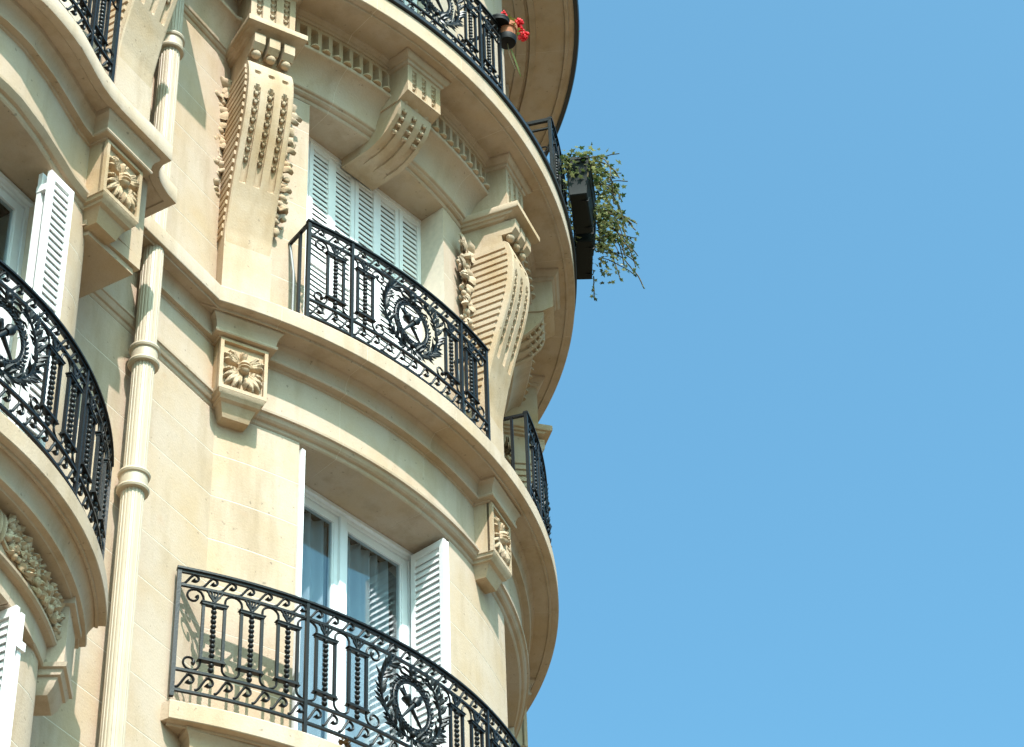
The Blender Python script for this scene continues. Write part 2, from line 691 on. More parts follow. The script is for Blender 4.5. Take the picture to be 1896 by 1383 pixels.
# bow: frieze box, bed moulding and slab with an ogee edge and a scooped corner
BFR = [(-5.05, -3.985), (-4.94, -3.982), (-4.67, -3.94), (-4.41, -3.88), (-4.25, -3.84), (-4.10, -3.822), (-3.86, -3.822)]
PBB = [(-0.40, 12.45), (-0.03, 12.452), (-0.02, 12.465), (-0.015, 12.49), (0.005, 12.495), (0.02, 12.515), (0.032, 12.536), (0.034, 12.555),
       (0.0, 12.566), (0.0, 12.955), (0.012, 12.960), (0.016, 12.974), (0.058, 12.977), (0.062, 12.99), (0.052, 13.005), (0.056, 13.05),
       (0.07, 13.088), (0.09, 13.112), (0.096, 13.16), (-0.40, 13.16)]
m = MB()
m.sweep(path_rings(PBB, mirror(BFR)))
part('frieze', m, angle=20)
for s in (1, -1):
    m = MB()
    X = (lambda x: x) if s > 0 else (lambda x: 2 * BX - x)
    q = [(X(-3.862), -3.8225), (X(-3.505), -3.8225), (X(-3.505), -3.2), (X(-3.862), -3.2)]
    m.prism(q if s > 0 else q[::-1], 12.461, 13.15)
    part('frieze', m)
for s in (1, -1):
    m = MB()
    X = (lambda x: x) if s > 0 else (lambda x: 2 * BX - x)
    q = [(X(-4.02), -3.80), (X(-3.515), -3.828), (X(-3.515), -3.2), (X(-4.1), -3.2)]
    q2 = [(X(-3.98), -3.79), (X(-3.545), -3.80), (X(-3.545), -3.2), (X(-4.1), -3.2)]
    if s < 0:
        q, q2 = q[::-1], q2[::-1]
    m.prism(q, 12.36, 12.459)
    m.prism(q2, 12.31, 12.362)
    part('corbel', m)
SLB = [(-5.05, -4.213), (-4.96, -4.212), (-4.88, -4.207), (-4.76, -4.195), (-4.65, -4.178), (-4.54, -4.150), (-4.43, -4.120), (-4.34, -4.098), (-4.24, -4.082),
       (-4.12, -4.073), (-3.98, -4.070), (-3.588, -4.070), (-3.586, -4.002), (-3.570, -3.968), (-3.545, -3.938), (-3.512, -3.915),
       (-3.47, -3.898), (-3.42, -3.884), (-3.36, -3.872), (-3.257, -3.864), (-3.25, -3.30)]


def slab(path, zb, zt, yback, name, lip=0.066):
    full = path
    m = MB()
    inner = [tuple(q[0][:2]) for q in path_rings([(-lip, 0)], full)]
    m.prism(full + [(full[-1][0], yback), (full[0][0], yback)], zb + 0.010, zt)
    part(name, m)
    m = MB()
    m.sweep(path_rings([(0.0015, zb + 0.004), (0.0015, zb), (-lip + 0.01, zb), (-lip, zb + 0.012), (-lip, zb + 0.02), (-0.01, zb + 0.02)], full))
    part('drip_edge', m, angle=50)
    m = MB()
    m.sweep(path_rings([(0.0015, zb + 0.001), (0.003, zb + 0.004), (0.003, zt - 0.012), (-0.006, zt + 0.001), (-0.03, zt + 0.001), (-0.03, zb + 0.012)], full))
    part('fascia', m, angle=50)


slab(mirror(SLB), 13.135, 13.279, -3.0, 'balcony_slab')

# ------------------------------------------------------------------ entablature under the upper balcony
PA = [(3.36, 15.80), (3.925, 15.80), (3.934, 15.812), (3.936, 15.828), (3.956, 15.834), (3.970, 15.846), (3.974, 15.860), (3.990, 15.866),
      (3.996, 15.875), (4.000, 15.91), (4.014, 15.96), (4.040, 16.01), (4.076, 16.056), (4.118, 16.090), (4.150, 16.105), (4.166, 16.110),
      (4.173, 16.118), (4.173, 16.140), (4.166, 16.148), (4.07, 16.150), (4.07, 16.398), (4.170, 16.400), (4.180, 16.408), (4.180, 16.420), (4.192, 16.424),
      (4.202, 16.438), (4.218, 16.448), (4.222, 16.462), (4.462, 16.462), (4.466, 16.450), (4.480, 16.450), (4.485, 16.470), (4.543, 16.470),
      (4.548, 16.475), (4.548, 16.650), (4.54, 16.662), (3.36, 16.68)]
ring_stones(PA, [-131, -116.2, -109.4, -97.6, -88.5, -78.7, -67.1, -54.0, -41.0, -28, -10, 36])
PAF = [((r - RW) * 0.62 if r > 3.924 else -0.32, z + (0.003 if z > 15.81 else 0.0)) for r, z in PA]
m = MB()
m.sweep(path_rings(PAF, [(-3.62, YW), (-1.9, YW)]))
part('cornice', m, angle=20)


BFA = [(-5.05, -3.985), (-4.94, -3.982), (-4.67, -3.94), (-4.41, -3.88), (-4.25, -3.84), (-4.10, -3.822), (-3.50, -3.822), (-3.50, -3.25)]
m = MB()
m.sweep(path_rings([((r - RW) * 0.72 if r > 3.924 else -0.32, z + (0.006 if z > 15.81 else 0.0)) for r, z in PA], mirror(BFA)))
part('cornice', m, angle=20)


def flute_band(a0, a1, n, zb=16.150, zt=16.400, ro=4.160, dep=0.078, wr=0.33):
    """upright band with round-headed flutes cut into it and small rounded sills at their feet"""
    m = MB()
    k = 7
    cols = []
    st = (a1 - a0) / n
    for i in range(n):
        c = a0 + st * (i + 0.5)
        h = st * wr
        cols.append((a0 + st * i, 0, 0))
        for j in range(k):
            x = -1 + 2 * j / (k - 1)
            cols.append((c + x * h, math.sqrt(max(0, 1 - x * x)), 1))
    cols.append((a1, 0, 0))
    zl = [zb, zb + 0.19, zb + 0.205, zb + 0.216, zt]
    rows = []
    for z in zl:
        f = max(0.0, 1 - max(0, (z - zb - 0.185) / 0.031) ** 2) if z < zt else 0.0
        rows.append([pol(ro - dep * d * math.sqrt(f), a, z) for a, d, q in cols])
    m.sweep(rows, closed=False)
    return m, st


def flute_sills(a0, a1, n, wr=0.40):
    m = MB()
    st = (a1 - a0) / n
    for i in range(n):
        c = a0 + st * (i + 0.5)
        h = st * wr
        poly = []
        for j in range(9):
            t = pi * j / 8
            poly.append(tuple(pol(4.155 + 0.052 * math.sin(t), c - h * math.cos(t))[:2]))
        m.prism(poly, 16.146, 16.162)
    return m


for i in range(3):
    for a0, a1 in ((PIER[i] + 2.6, WIN[i] - 2.6), (WIN[i] + 2.6, (PIER[i + 1] if i < 2 else -6) - 2.6)):
        n = 10 if i < 2 else 9
        m, st = flute_band(a0 + 0.05, a1 - 0.05, n)
        fb = m.build('fluted_frieze', M_CARVE, B, None, 20)
        m = flute_sills(a0 + 0.05, a1 - 0.05, n)
        m.build('scalloped_sill', M_CARVE, fb)
# the same flutes on the flat stretch at the left of the tower
m = MB()
yf = YW - (4.160 - RW) * 0.62
for i in range(10):
    x = -3.40 + i * 0.1
    pr = [(x - 0.05, yf), (x - 0.030, yf)] + [(x - 0.03 * math.cos(pi * j / 6), yf + 0.026 * math.sin(pi * j / 6)) for j in range(1, 6)] + [(x + 0.030, yf), (x + 0.05, yf)]
    m.sweep([[Vector((p[0], p[1], 16.15)) for p in pr], [Vector((p[0], p[1], 16.36)) for p in pr]], closed=False)
    m.prism([(x - 0.05, yf), (x + 0.05, yf), (x + 0.05, yf + 0.08), (x - 0.05, yf + 0.08)], 16.36, 16.40)
    m.prism([(x - 0.036 * math.cos(pi * j / 8), yf + 0.008 - 0.04 * math.sin(pi * j / 8)) for j in range(9)], 16.146, 16.162)
m.build('fluted_frieze', M_CARVE, B, None, 20)

# zinc flashing on the upper balcony edge
m = MB()
m.sweep(arc_rings([(4.40, 16.664), (4.566, 16.657), (4.572, 16.662), (4.572, 16.702), (4.562, 16.708), (4.40, 16.712)], -131, 36, 1.0))
part('zinc_flashing', m, M_ZINC)
# top ring balcony with its bundle of mouldings, and the zinc gutter on its edge
PC = [(3.4, 19.92), (4.13, 19.92), (4.14, 19.905), (4.235, 19.905), (4.245, 19.925), (4.262, 19.93), (4.270, 19.895), (4.325, 19.895), (4.332, 19.93),
      (4.42, 19.938), (4.48, 19.955), (4.610, 19.962),
      (4.616, 19.94), (4.648, 19.942), (4.655, 19.985), (4.712, 19.988), (4.719, 19.995), (4.719, 20.12), (3.4, 20.15)]
ring_stones(PC, [-131, -110, -96, -83.5, -70.0, -57.5, -44.5, -30, -10, 36])
m = MB()
m.sweep(arc_rings([(4.705, 19.976), (4.745, 19.976), (4.756, 20.0), (4.756, 20.06), (4.705, 20.06)], -131, 36, 1.0))
part('zinc_gutter', m, M_ZINC)

# ------------------------------------------------------------------ lower tower balcony
CD = Vector((-0.122, -0.628, 0))
RD = 3.56
PD = [(2.7, 9.70), (3.36, 9.70), (3.37, 9.715), (3.41, 9.72), (3.415, 9.735), (3.405, 9.75), (3.42, 9.785), (3.44, 9.797), (3.53, 9.797), (3.535, 9.787), (3.548, 9.787), (3.552, 9.803),
      (3.600, 9.803), (3.604, 9.808), (3.604, 9.925), (3.597, 9.936), (2.7, 9.94)]
m = MB()
m.sweep(arc_rings(PD, -129.3, -72.5, 1.0, CD))
part('balcony_slab', m, angle=20)
m = MB()
m.prism([tuple((CD + pol(3.602, -129.2))[:2]), tuple((CD + pol(3.602, -127.5))[:2]), (-2.1, -3.30), (-2.40, -3.30)], 9.806, 9.93)
part('slab_return', m)

# lower bow balcony slab and its garland frieze
cB = (BX, BY)
PBS = [(2.0, 9.64), (2.535, 9.64), (2.54, 9.652), (2.575, 9.657), (2.58, 9.672), (2.566, 9.682), (2.57, 9.72), (2.585, 9.76), (2.603, 9.785), (2.612, 9.795),
       (2.618, 9.787), (2.632, 9.787), (2.636, 9.803), (2.676, 9.803), (2.681, 9.808), (2.681, 9.925), (2.674, 9.936), (2.0, 9.94)]
ring_stones(PBS, [-129.2, -112, -98, -81, -66.5, -50.8], 'balcony_slab', cB)
PFR = [(2.0, 9.205), (2.41, 9.205), (2.42, 9.215), (2.425, 9.335), (2.46, 9.338), (2.475, 9.350), (2.477, 9.365), (2.455, 9.375), (2.452, 9.645), (2.0, 9.645)]
m = MB()
m.sweep(arc_rings(PFR, -122, -58.2, 1.0, cB))
part('frieze', m, angle=20)
for a in (-58.0, -122.0):
    m = MB()
    M = frame(Vector((cB[0], cB[1], 0)) + pol(2.42, a), math.cos(rad(a)), math.sin(rad(a)))
    m.stack([(0.10, 0.02, 9.06), (0.12, 0.05, 9.10), (0.125, 0.07, 9.16), (0.14, 0.085, 9.165), (0.145, 0.10, 9.20), (0.16, 0.115, 9.205), (0.165, 0.12, 9.23),
             (0.15, 0.10, 9.235), (0.15, 0.10, 9.60), (0.17, 0.13, 9.61), (0.17, 0.13, 9.70)], 0.5, M)
    part('corbel', m)

# ------------------------------------------------------------------ carved blocks under the middle cornice
def rosette_mesh():
    m = MB()
    m.stack([(0.085, 0.03, 12.345), (0.098, 0.046, 12.352), (0.108, 0.06, 12.39), (0.128, 0.085, 12.445), (0.132, 0.10, 12.452), (0.148, 0.112, 12.458),
             (0.150, 0.125, 12.478), (0.166, 0.132, 12.486), (0.170, 0.142, 12.508), (0.178, 0.144, 12.514), (0.178, 0.118, 12.515), (0.178, 0.118, 12.958)], 0.15)
    # raised border
    z0, z1 = 12.516, 12.956
    for a, b, c, d in ((-0.178, 0.178, z0, z0 + 0.03), (-0.178, 0.178, z1 - 0.022, z1), (-0.178, -0.152, z0 + 0.03, z1 - 0.022), (0.152, 0.178, z0 + 0.03, z1 - 0.022)):
        m.box(a, b, -0.145, -0.10, c, d)
    return m.mesh('carved_block', M_CARVE, 30)


def rosette_relief():
    """acanthus mask: boss in the middle, two broad leaves below, two curled leaves above"""
    m = MB()
    n = 60
    W2, zc, H2 = 0.151, 12.738, 0.196

    lobes = []
    for ox, oz, deg, L, w in ((0.02, -0.02, -8, 0.128, 0.020), (0.02, -0.03, -27, 0.145, 0.024), (0.02, -0.035, -46, 0.165, 0.026), (0.015, -0.04, -63, 0.160, 0.024), (0.010, -0.04, -78, 0.125, 0.015),
                              (0.03, 0.03, 10, 0.118, 0.022), (0.03, 0.035, 30, 0.130, 0.026), (0.025, 0.04, 50, 0.120, 0.020), (0.0, 0.05, 84, 0.090, 0.014)):
        lobes.append((ox, oz, math.cos(rad(deg)), math.sin(rad(deg)), L, w))

    def hgt(x, z):
        x = abs(x)
        r = math.hypot(x * 1.45, z * 1.0)
        if r < 0.058:
            h = 0.040 + 0.034 * math.sqrt(max(0, 1 - (r / 0.058) ** 2))
            if abs(z - 0.012) < 0.0055 or abs(z + 0.018) < 0.0055:
                h -= 0.016
            return h
        best = 0.0
        for ox, oz, c, s_, L, w in lobes:
            u = (x - ox) * c + (z - oz) * s_
            v = -(x - ox) * s_ + (z - oz) * c
            v += 0.10 * u * u / L
            if 0.0 < u < L:
                t = u / L
                ww = w * (math.sin(pi * (0.12 + 0.86 * t)) ** 0.6)
                if abs(v) < ww:
                    q = v / ww
                    hh = (0.014 + 0.046 * t ** 0.6 * (1 - 0.5 * max(0, t - 0.75) / 0.25)) * (1 - 0.6 * q * q) - 0.010 * math.exp(-(q / 0.22) ** 2)
                    best = max(best, hh)
        return best
    rows = []
    for i in range(n + 1):
        z = -H2 + 2 * H2 * i / n
        rows.append([Vector((-W2 + 2 * W2 * j / n, -0.1185 - hgt(-W2 + 2 * W2 * j / n, z), zc + z)) for j in range(n + 1)])
    m.sweep(rows, closed=False)
    return m.mesh('acanthus_relief', M_CARVE, 50)


ME_BLOCK = rosette_mesh()
ME_ACANTHUS = rosette_relief()
# bed moulding breaking forward round each block
def ressaut(hw, d, z0, parent, M):
    m = MB()
    m.stack([(hw + 0.0, d, z0), (hw + 0.012, d + 0.012, z0 + 0.004), (hw + 0.015, d + 0.016, z0 + 0.016), (hw + 0.05, d + 0.055, z0 + 0.020), (hw + 0.056, d + 0.06, z0 + 0.030), (hw + 0.054, d + 0.058, z0 + 0.043),
             (hw + 0.046, d + 0.05, z0 + 0.05), (hw + 0.05, d + 0.054, z0 + 0.09), (hw + 0.062, d + 0.066, z0 + 0.125), (hw + 0.085, d + 0.085, z0 + 0.15), (hw + 0.09, d + 0.09, z0 + 0.2)], 0.2)
    return m.build('bed_moulding', M_STONE, parent, M, 20)


BLOCKS = [TF(3.962, a) for a in PIER] + [TF(3.93, PIER[0], -3.33)] + [frame((-3.909, -3.822, 0), 0, -1), frame((2 * BX + 3.909, -3.822, 0), 0, -1)]
for M in BLOCKS:
    b = put('carved_block', ME_BLOCK, B, M)
    put('acanthus_relief', ME_ACANTHUS, b)
    ressaut(0.178, 0.118, 12.956, b, None)


# ------------------------------------------------------------------ consoles with husk flutes under the upper cornice
CPROF = [(0.150, 13.85), (0.160, 14.00), (0.178, 14.10), (0.212, 14.28), (0.248, 14.42), (0.290, 14.58), (0.330, 14.72), (0.372, 14.87), (0.402, 15.00),
         (0.424, 15.13), (0.434, 15.25), (0.434, 15.35), (0.424, 15.43), (0.408, 15.49), (0.390, 15.535), (0.360, 15.550)]
CHN = (-0.112, 0.0, 0.112)


def cprof(z):
    for (d0, z0), (d1, z1) in zip(CPROF, CPROF[1:]):
        if z0 <= z <= z1:
            return d0 + (d1 - d0) * (z - z0) / (z1 - z0)
    return CPROF[0][0]


def chan(x, z, z0, z1, w=0.026, dep=0.030):
    for c in CHN:
        e = ((x - c) / 0.0262) ** 2 + ((z - 15.395) / 0.021) ** 2
        if e < 1:
            return 0.022 * math.sqrt(1 - e)
        u = (x - c) / w
        if abs(u) < 1.0001 and z0 <= z <= z1:
            f = 1.0
            if z > z1 - w:
                f = 1.0 if (abs(u) ** 2 + ((z - z1 + w) / w) ** 2) < 1.0 else 0.0
            return dep * f * math.sqrt(max(0, 1 - (u * 0.9) ** 2))
    return 0.0


def console_mesh():
    m = MB()
    hw = 0.182
    xs = [-hw, -hw + 0.012]
    for c in CHN:
        xs += [c + 0.0265 * k for k in (-1.05, -0.95, -0.6, 0, 0.6, 0.95, 1.05)]
    xs += [hw - 0.012, hw]
    zs = [13.86 + 0.026 * i for i in range(65)]
    zs = sorted([z for z in zs if z < 15.53 and not 15.36 < z < 15.43] + [15.545] + [15.368 + 0.006 * i for i in range(10)])
    rows = []
    for z in zs:
        d = cprof(z)
        rows.append([Vector((-hw, 0.05, z))] + [Vector((x, -(d - (0.006 if i in (0, len(xs) - 1) else 0) - chan(x, z, 14.42, 15.24)), z)) for i, x in enumerate(xs)] + [Vector((hw, 0.05, z))])
    m.sweep(rows, closed=False)
    n = len(rows[0])
    e = len(m.v) - n
    m.f.append(tuple(e + j for j in range(n)))
    return m.mesh('console', M_CARVE, 16)


def dimple_mesh():
    m = MB()
    m.ball((0, 0, 0), 0.03, 10, 5, None, (1, 0.25, 0.55))
    return m.mesh('bead', M_CARVE)


def husk_mesh():
    m = MB()
    m.lathe([(0.004, -0.026), (0.013, -0.02), (0.016, -0.008), (0.012, 0.004), (0.019, 0.012), (0.023, 0.016), (0.006, 0.024)], 8)
    for s in (-1, 1):
        m.ball((s * 0.016, -0.004, 0.008), 0.012, 6, 4, None, (0.8, 0.8, 1.2))
    return m.mesh('husk', M_CARVE, 50)


ME_CONSOLE = console_mesh()
ME_HUSK = husk_mesh()
ME_BEAD = dimple_mesh()


def ribs_mesh():
    """slanting reeds on one cheek of the console (x = 0 plane, facing -x)"""
    m = MB()
    z = 13.95
    while z < 15.46:
        d = cprof(min(15.5, z + 0.03)) - 0.045
        d0 = max(0.02, 0.02)
        if d > 0.10:
            s = 0.10 * (d - d0)
            vs_ = []
            for (dd, zz) in ((d0, z), (d, z + s), (d, z + s + 0.040), (d0, z + 0.040)):
                vs_ += [(0.004, -dd, zz), (-0.016, -dd, zz + (0.008 if zz < z + 0.5 * s + 0.02 and False else 0))]
            m.add(vs_, [(0, 2, 3, 1), (2, 4, 5, 3), (4, 6, 7, 5), (6, 0, 1, 7), (1, 3, 5, 7), (0, 6, 4, 2)])
        z += 0.067
    return m


m = ribs_mesh()
ME_RIBS = m.mesh('reeded_cheek', M_CARVE, 30)


def garland_mesh(seed):
    """hanging drop of carved fruit and leaves"""
    rnd = random.Random(seed)
    m = MB()

    def lump(c, r, sq, k=0.22):
        mm = MB()
        mm.ball((0, 0, 0), 1.0, 10, 8)
        R = Matrix.Rotation(rnd.uniform(0, 6.28), 3, Vector((rnd.uniform(-1, 1), rnd.uniform(-1, 1), rnd.uniform(-1, 1))).normalized())
        off = Vector((rnd.uniform(0, 50),) * 3)
        vs_ = []
        for q in mm.v:
            q = Vector(q)
            s = 1 + k * noise.noise(q * 1.7 + off) + 0.10 * noise.noise(q * 4 + off)
            q = R @ (q * s)
            vs_.append((c[0] + q.x * r * sq[0], c[1] + q.y * r * sq[1], c[2] + q.z * r * sq[2]))
        m.add(vs_, mm.f)

    def leaf(c, ang, L, w, out):
        n = 7
        rows = []
        for i in range(n):
            t = i / (n - 1)
            ww = w * math.sin(pi * min(1, 0.12 + 0.88 * t)) * (1 + 0.25 * math.cos(t * 14))
            bx = math.cos(ang) * L * t
            bz = math.sin(ang) * L * t
            px, pz = -math.sin(ang), math.cos(ang)
            dy = -out * math.sin(pi * t * 0.8) - 0.012
            rows.append([Vector((c[0] + bx + px * u * ww, c[1] + dy + abs(u) * 0.018, c[2] + bz + pz * u * ww)) for u in (-1, -0.5, 0, 0.5, 1)])
        m.sweep(rows, closed=False)
        m.sweep([[v + Vector((0, 0.02, 0)) for v in r][::-1] for r in rows], closed=False)
    for k_, (z, kind) in enumerate(((15.50, 'l'), (15.44, 'l'), (15.38, 'f'), (15.30, 'f'), (15.22, 'l'), (15.13, 'l'), (15.05, 'f'), (14.97, 'f'), (14.90, 'l'),
                                    (14.82, 'f'), (14.75, 'f'), (14.67, 'l'), (14.60, 'f'), (14.53, 'f'), (14.46, 'l'), (14.40, 'f'), (14.34, 'f'))):
        t = (15.5 - z) / 1.2
        g = 1 - 0.42 * t
        if kind == 'l':
            for q in range(4):
                an = (2.5, 3.6, 0.6, -0.5)[q] + rnd.uniform(-0.35, 0.35)
                leaf((rnd.uniform(-0.02, 0.02), -0.045, z + rnd.uniform(-0.02, 0.02)), an, rnd.uniform(0.10, 0.15) * g, rnd.uniform(0.038, 0.055) * g, rnd.uniform(0.04, 0.09))
            lump((0, -0.05, z), 0.030 * g, (1, 1, 1))
        else:
            big = rnd.uniform(0.034, 0.050) * g
            lump((rnd.uniform(-0.03, 0.03), -0.065, z), big, (1.0, 1.0, rnd.uniform(0.9, 1.2)), 0.16)
            for q in range(5):
                a_ = rnd.uniform(0, 6.28)
                rr_ = rnd.uniform(0.035, 0.075) * g
                lump((rr_ * math.cos(a_), -rnd.uniform(0.02, 0.07), z + 0.7 * rr_ * math.sin(a_)), rnd.uniform(0.016, 0.032) * g, (1, 1, 1.1), 0.2)
    lump((0, -0.04, 14.26), 0.03, (0.8, 0.8, 1.5))
    return m.mesh('fruit_garland', M_CARVE, 60)


ME_GARL = [garland_mesh(3), garland_mesh(11)]


def gutta_mesh():
    m = MB()
    z0, z1 = 15.635, 15.775
    # chamfered cube hanging under the cap, its front lower edge cut back
    pr = [(0.30, z0), (0.425, z0), (0.462, z0 + 0.045), (0.462, z1), (0.30, z1)]
    m.sweep([[Vector((x, -d, z)) for d, z in pr] for x in (-0.044, 0.044)])
    m.ball((0, -0.395, z0 - 0.020), 0.040, 10, 7, None, (1, 0.9, 0.95))
    return m.mesh('gutta', M_CARVE, 34)


ME_GUTTA = gutta_mesh()


def panel_mesh(z0, z1, hw, d, slope=0.0):
    """fluted panel block standing on the console: three channels with husks"""
    m = MB()
    xs = [-hw]
    for c in CHN:
        xs += [c + 0.0265 * k for k in (-1.0, -0.8, 0, 0.8, 1.0)]
    xs += [hw]
    rows = []
    zz = [z0, z0 + 0.02] + [z0 + 0.02 + (z1 - z0 - 0.06) * i / 8 for i in range(1, 9)] + [z1 - 0.035, z1]
    for z in zz:
        rows.append([Vector((-hw, 0.1, z))] + [Vector((x, -(d - (0.024 if z1 - 0.036 > z > z0 + 0.001 and min(abs(x - c) for c in CHN) < 0.024 else 0)), z)) for x in xs] + [Vector((hw, 0.1, z))])
    m.sweep(rows, closed=False)
    n = len(rows[0])
    if slope:
        # underside sloping up and back
        a = [Vector((-hw, 0.1, z0 - 0.001)), Vector((-hw, -d, z0)), Vector((-hw, -d + 0.0, z0 - 0.012)), Vector((-hw, -d + slope, z0 - 0.06)), Vector((-hw, 0.1, z0 - 0.06))]
        m.sweep([a, [v + Vector((2 * hw, 0, 0)) for v in a]])
    else:
        m.f.append(tuple(range(n - 1, -1, -1)))
    return m.mesh('fluted_panel', M_CARVE, 30)


ME_PANEL = panel_mesh(15.895, 16.365, 0.185, 0.405)
ME_PANELK = panel_mesh(16.085, 16.365, 0.19, 0.425, 0.10)


def top_bed(hw, d, parent, M=None):
    m = MB()
    m.stack([(hw, d, 16.362), (hw + 0.014, d + 0.014, 16.368), (hw + 0.02, d + 0.02, 16.382), (hw + 0.02, d + 0.02, 16.395), (hw + 0.036, d + 0.036, 16.40), (hw + 0.05, d + 0.05, 16.42),
             (hw + 0.066, d + 0.062, 16.44), (hw + 0.07, d + 0.066, 16.50)], 0.2)
    return m.build('bed_moulding', M_STONE, parent, M, 20)


def pilaster(parent):
    m = MB()
    m.stack([(0.186, 0.152, 13.282), (0.186, 0.152, 13.86), (0.183, 0.148, 14.3), (0.183, 0.148, 15.5)], 0.2)
    m.build('pilaster', M_STONE, parent, None, 30)


def console(M, garl=(1, 1)):
    c = put('console', ME_CONSOLE, B, M)
    pilaster(c)
    for k in CHN:
        for i in range(8):
            z = 15.19 - i * 0.082
            s = 1.0 - 0.035 * i
            slope = (cprof(z + 0.04) - cprof(z - 0.04)) / 0.08
            put('husk', ME_HUSK, c, Matrix.Translation((k, -cprof(z) + 0.014, z)) @ Matrix.Rotation(math.atan(slope), 4, 'X') @ Matrix.Diagonal((s * 1.05, s, s * 1.25, 1)))
    put('reeded_cheek', ME_RIBS, c, Matrix.Translation((-0.182, 0, 0)))
    put('reeded_cheek', ME_RIBS, c, Matrix.Translation((0.182, 0, 0)) @ Matrix.Diagonal((-1, 1, 1, 1)))
    if garl[0]:
        put('fruit_garland', ME_GARL[0], c, Matrix.Translation((-0.262, 0.0, 0)) @ Matrix.Diagonal((1.22, 0.85, 1, 1)))
    if garl[1]:
        put('fruit_garland', ME_GARL[1], c, Matrix.Translation((0.262, 0.0, 0)) @ Matrix.Diagonal((-1.22, 0.85, 1, 1)))
    m = MB()
    m.stack([(0.165, 0.335, 15.53), (0.165, 0.335, 15.775), (0.19, 0.36, 15.782), (0.198, 0.40, 15.80), (0.215, 0.445, 15.806), (0.222, 0.47, 15.826), (0.238, 0.50, 15.832), (0.243, 0.517, 15.840), (0.243, 0.517, 15.886),
             (0.238, 0.512, 15.896), (0.19, 0.41, 15.90)], 0.1)
    m.build('console_cap', M_CARVE, c, None, 34)
    for k in (-0.122, 0, 0.122):
        put('gutta', ME_GUTTA, c, Matrix.Translation((k, 0, 0)))
    p = put('fluted_panel', ME_PANEL, c)
    top_bed(0.185, 0.405, c)
    for k in CHN:
        for i in range(4):
            put('husk', ME_HUSK, c, Matrix.Translation((k, -0.386, 16.30 - 0.062 * i)) @ Matrix.Diagonal((1.05, 1, 1.0, 1)))
    return c


for a in PIER:
    console(TF(RW, a))
console(frame((-3.80, -3.73, 0), 0, -1), (0, 0))

# keystones over the middle windows
KP = [(-0.30, 15.705), (0.0, 15.708), (0.06, 15.722), (0.12, 15.746), (0.19, 15.790), (0.25, 15.850), (0.295, 15.90), (0.325, 15.965), (0.338, 16.02), (0.330, 16.045), (0.0, 16.06), (-0.3, 16.0)]


def keystone_mesh():
    m = MB()
    hw = 0.178
    xs = [-hw, -hw + 0.01]
    for c in CHN:
        xs += [c + 0.0265 * k for k in (-1.0, -0.85, 0, 0.85, 1.0)]
    xs += [hw - 0.01, hw]
    cols = []
    pts = KP[:10]
    dense = []
    for (a, b), (c, d) in zip(pts, pts[1:]):
        for i in range(4):
            dense.append((a + (c - a) * i / 4, b + (d - b) * i / 4))
    dense.append(pts[-1])
    rows = []
    for i, (d, z) in enumerate(dense):
        a = dense[max(0, i - 1)]
        b = dense[min(len(dense) - 1, i + 1)]
        t = Vector((b[0] - a[0], b[1] - a[1])).normalized()
        nn = Vector((-t.y, t.x))  # towards inside
        row = [Vector((-hw, -d, z + 0.15 if d < 0.2 else max(z, 16.0)))]
        for k, x in enumerate(xs):
            dep = 0.018 if (-0.12 < d < 0.318 and min(abs(x - c) for c in CHN) < 0.024) else 0.0
            row.append(Vector((x, -(d + nn.x * dep), z + nn.y * dep)))
        row.append(Vector((hw, -d, z + 0.15 if d < 0.2 else max(z, 16.0))))
        rows.append(row)
    m.sweep(rows, closed=False)
    side = [Vector((0, -d, z)) for d, z in KP]
    for s in (-1, 1):
        o_ = len(m.v)
        m.v.extend((s * (hw - 0.001), q.y, q.z) for q in side)
        f = tuple(o_ + i for i in range(len(side)))
        m.f.append(f if s > 0 else f[::-1])
    o_ = len(m.v)
    m.v += [(-hw, -0.33, 16.045), (hw, -0.33, 16.045), (hw, 0.1, 16.05), (-hw, 0.1, 16.05)]
    m.f.append((o_, o_ + 1, o_ + 2, o_ + 3))
    return m.mesh('keystone', M_CARVE, 34)


ME_KEY = keystone_mesh()
for a in WIN:
    k = put('keystone', ME_KEY, B, TF(RW, a))
    for x in CHN:
        for i, (d, z) in enumerate(((0.312, 15.955), (0.286, 15.895), (0.252, 15.845), (0.212, 15.80))):
            put('husk', ME_HUSK, k, Matrix.Translation((x, -d, z)) @ Matrix.Rotation(-0.75, 4, 'X') @ Matrix.Diagonal((1, 1, 1.0, 1)))
        m = MB()
    m = MB()
    m.stack([(0.165, 0.26, 16.04), (0.165, 0.26, 16.07), (0.18, 0.30, 16.075), (0.185, 0.33, 16.10)], 0.1)
    m.build('neck', M_CARVE, k)
    mb_ = MB()
    mb_.ball((0, 0, 0), 0.044, 12, 8)
    meb = mb_.mesh('ball', M_CARVE)
    for x in (-0.118, 0, 0.118):
        put('ball', meb, k, Matrix.Translation((x, -0.318, 16.062)))
    put('fluted_panel', ME_PANELK, k)
    top_bed(0.19, 0.425, k)
    for x in CHN:
        for i in range(4):
            put('husk', ME_HUSK, k, Matrix.Translation((x, -0.406, 16.315 - 0.055 * i)) @ Matrix.Diagonal((1.05, 1, 0.95, 1)))

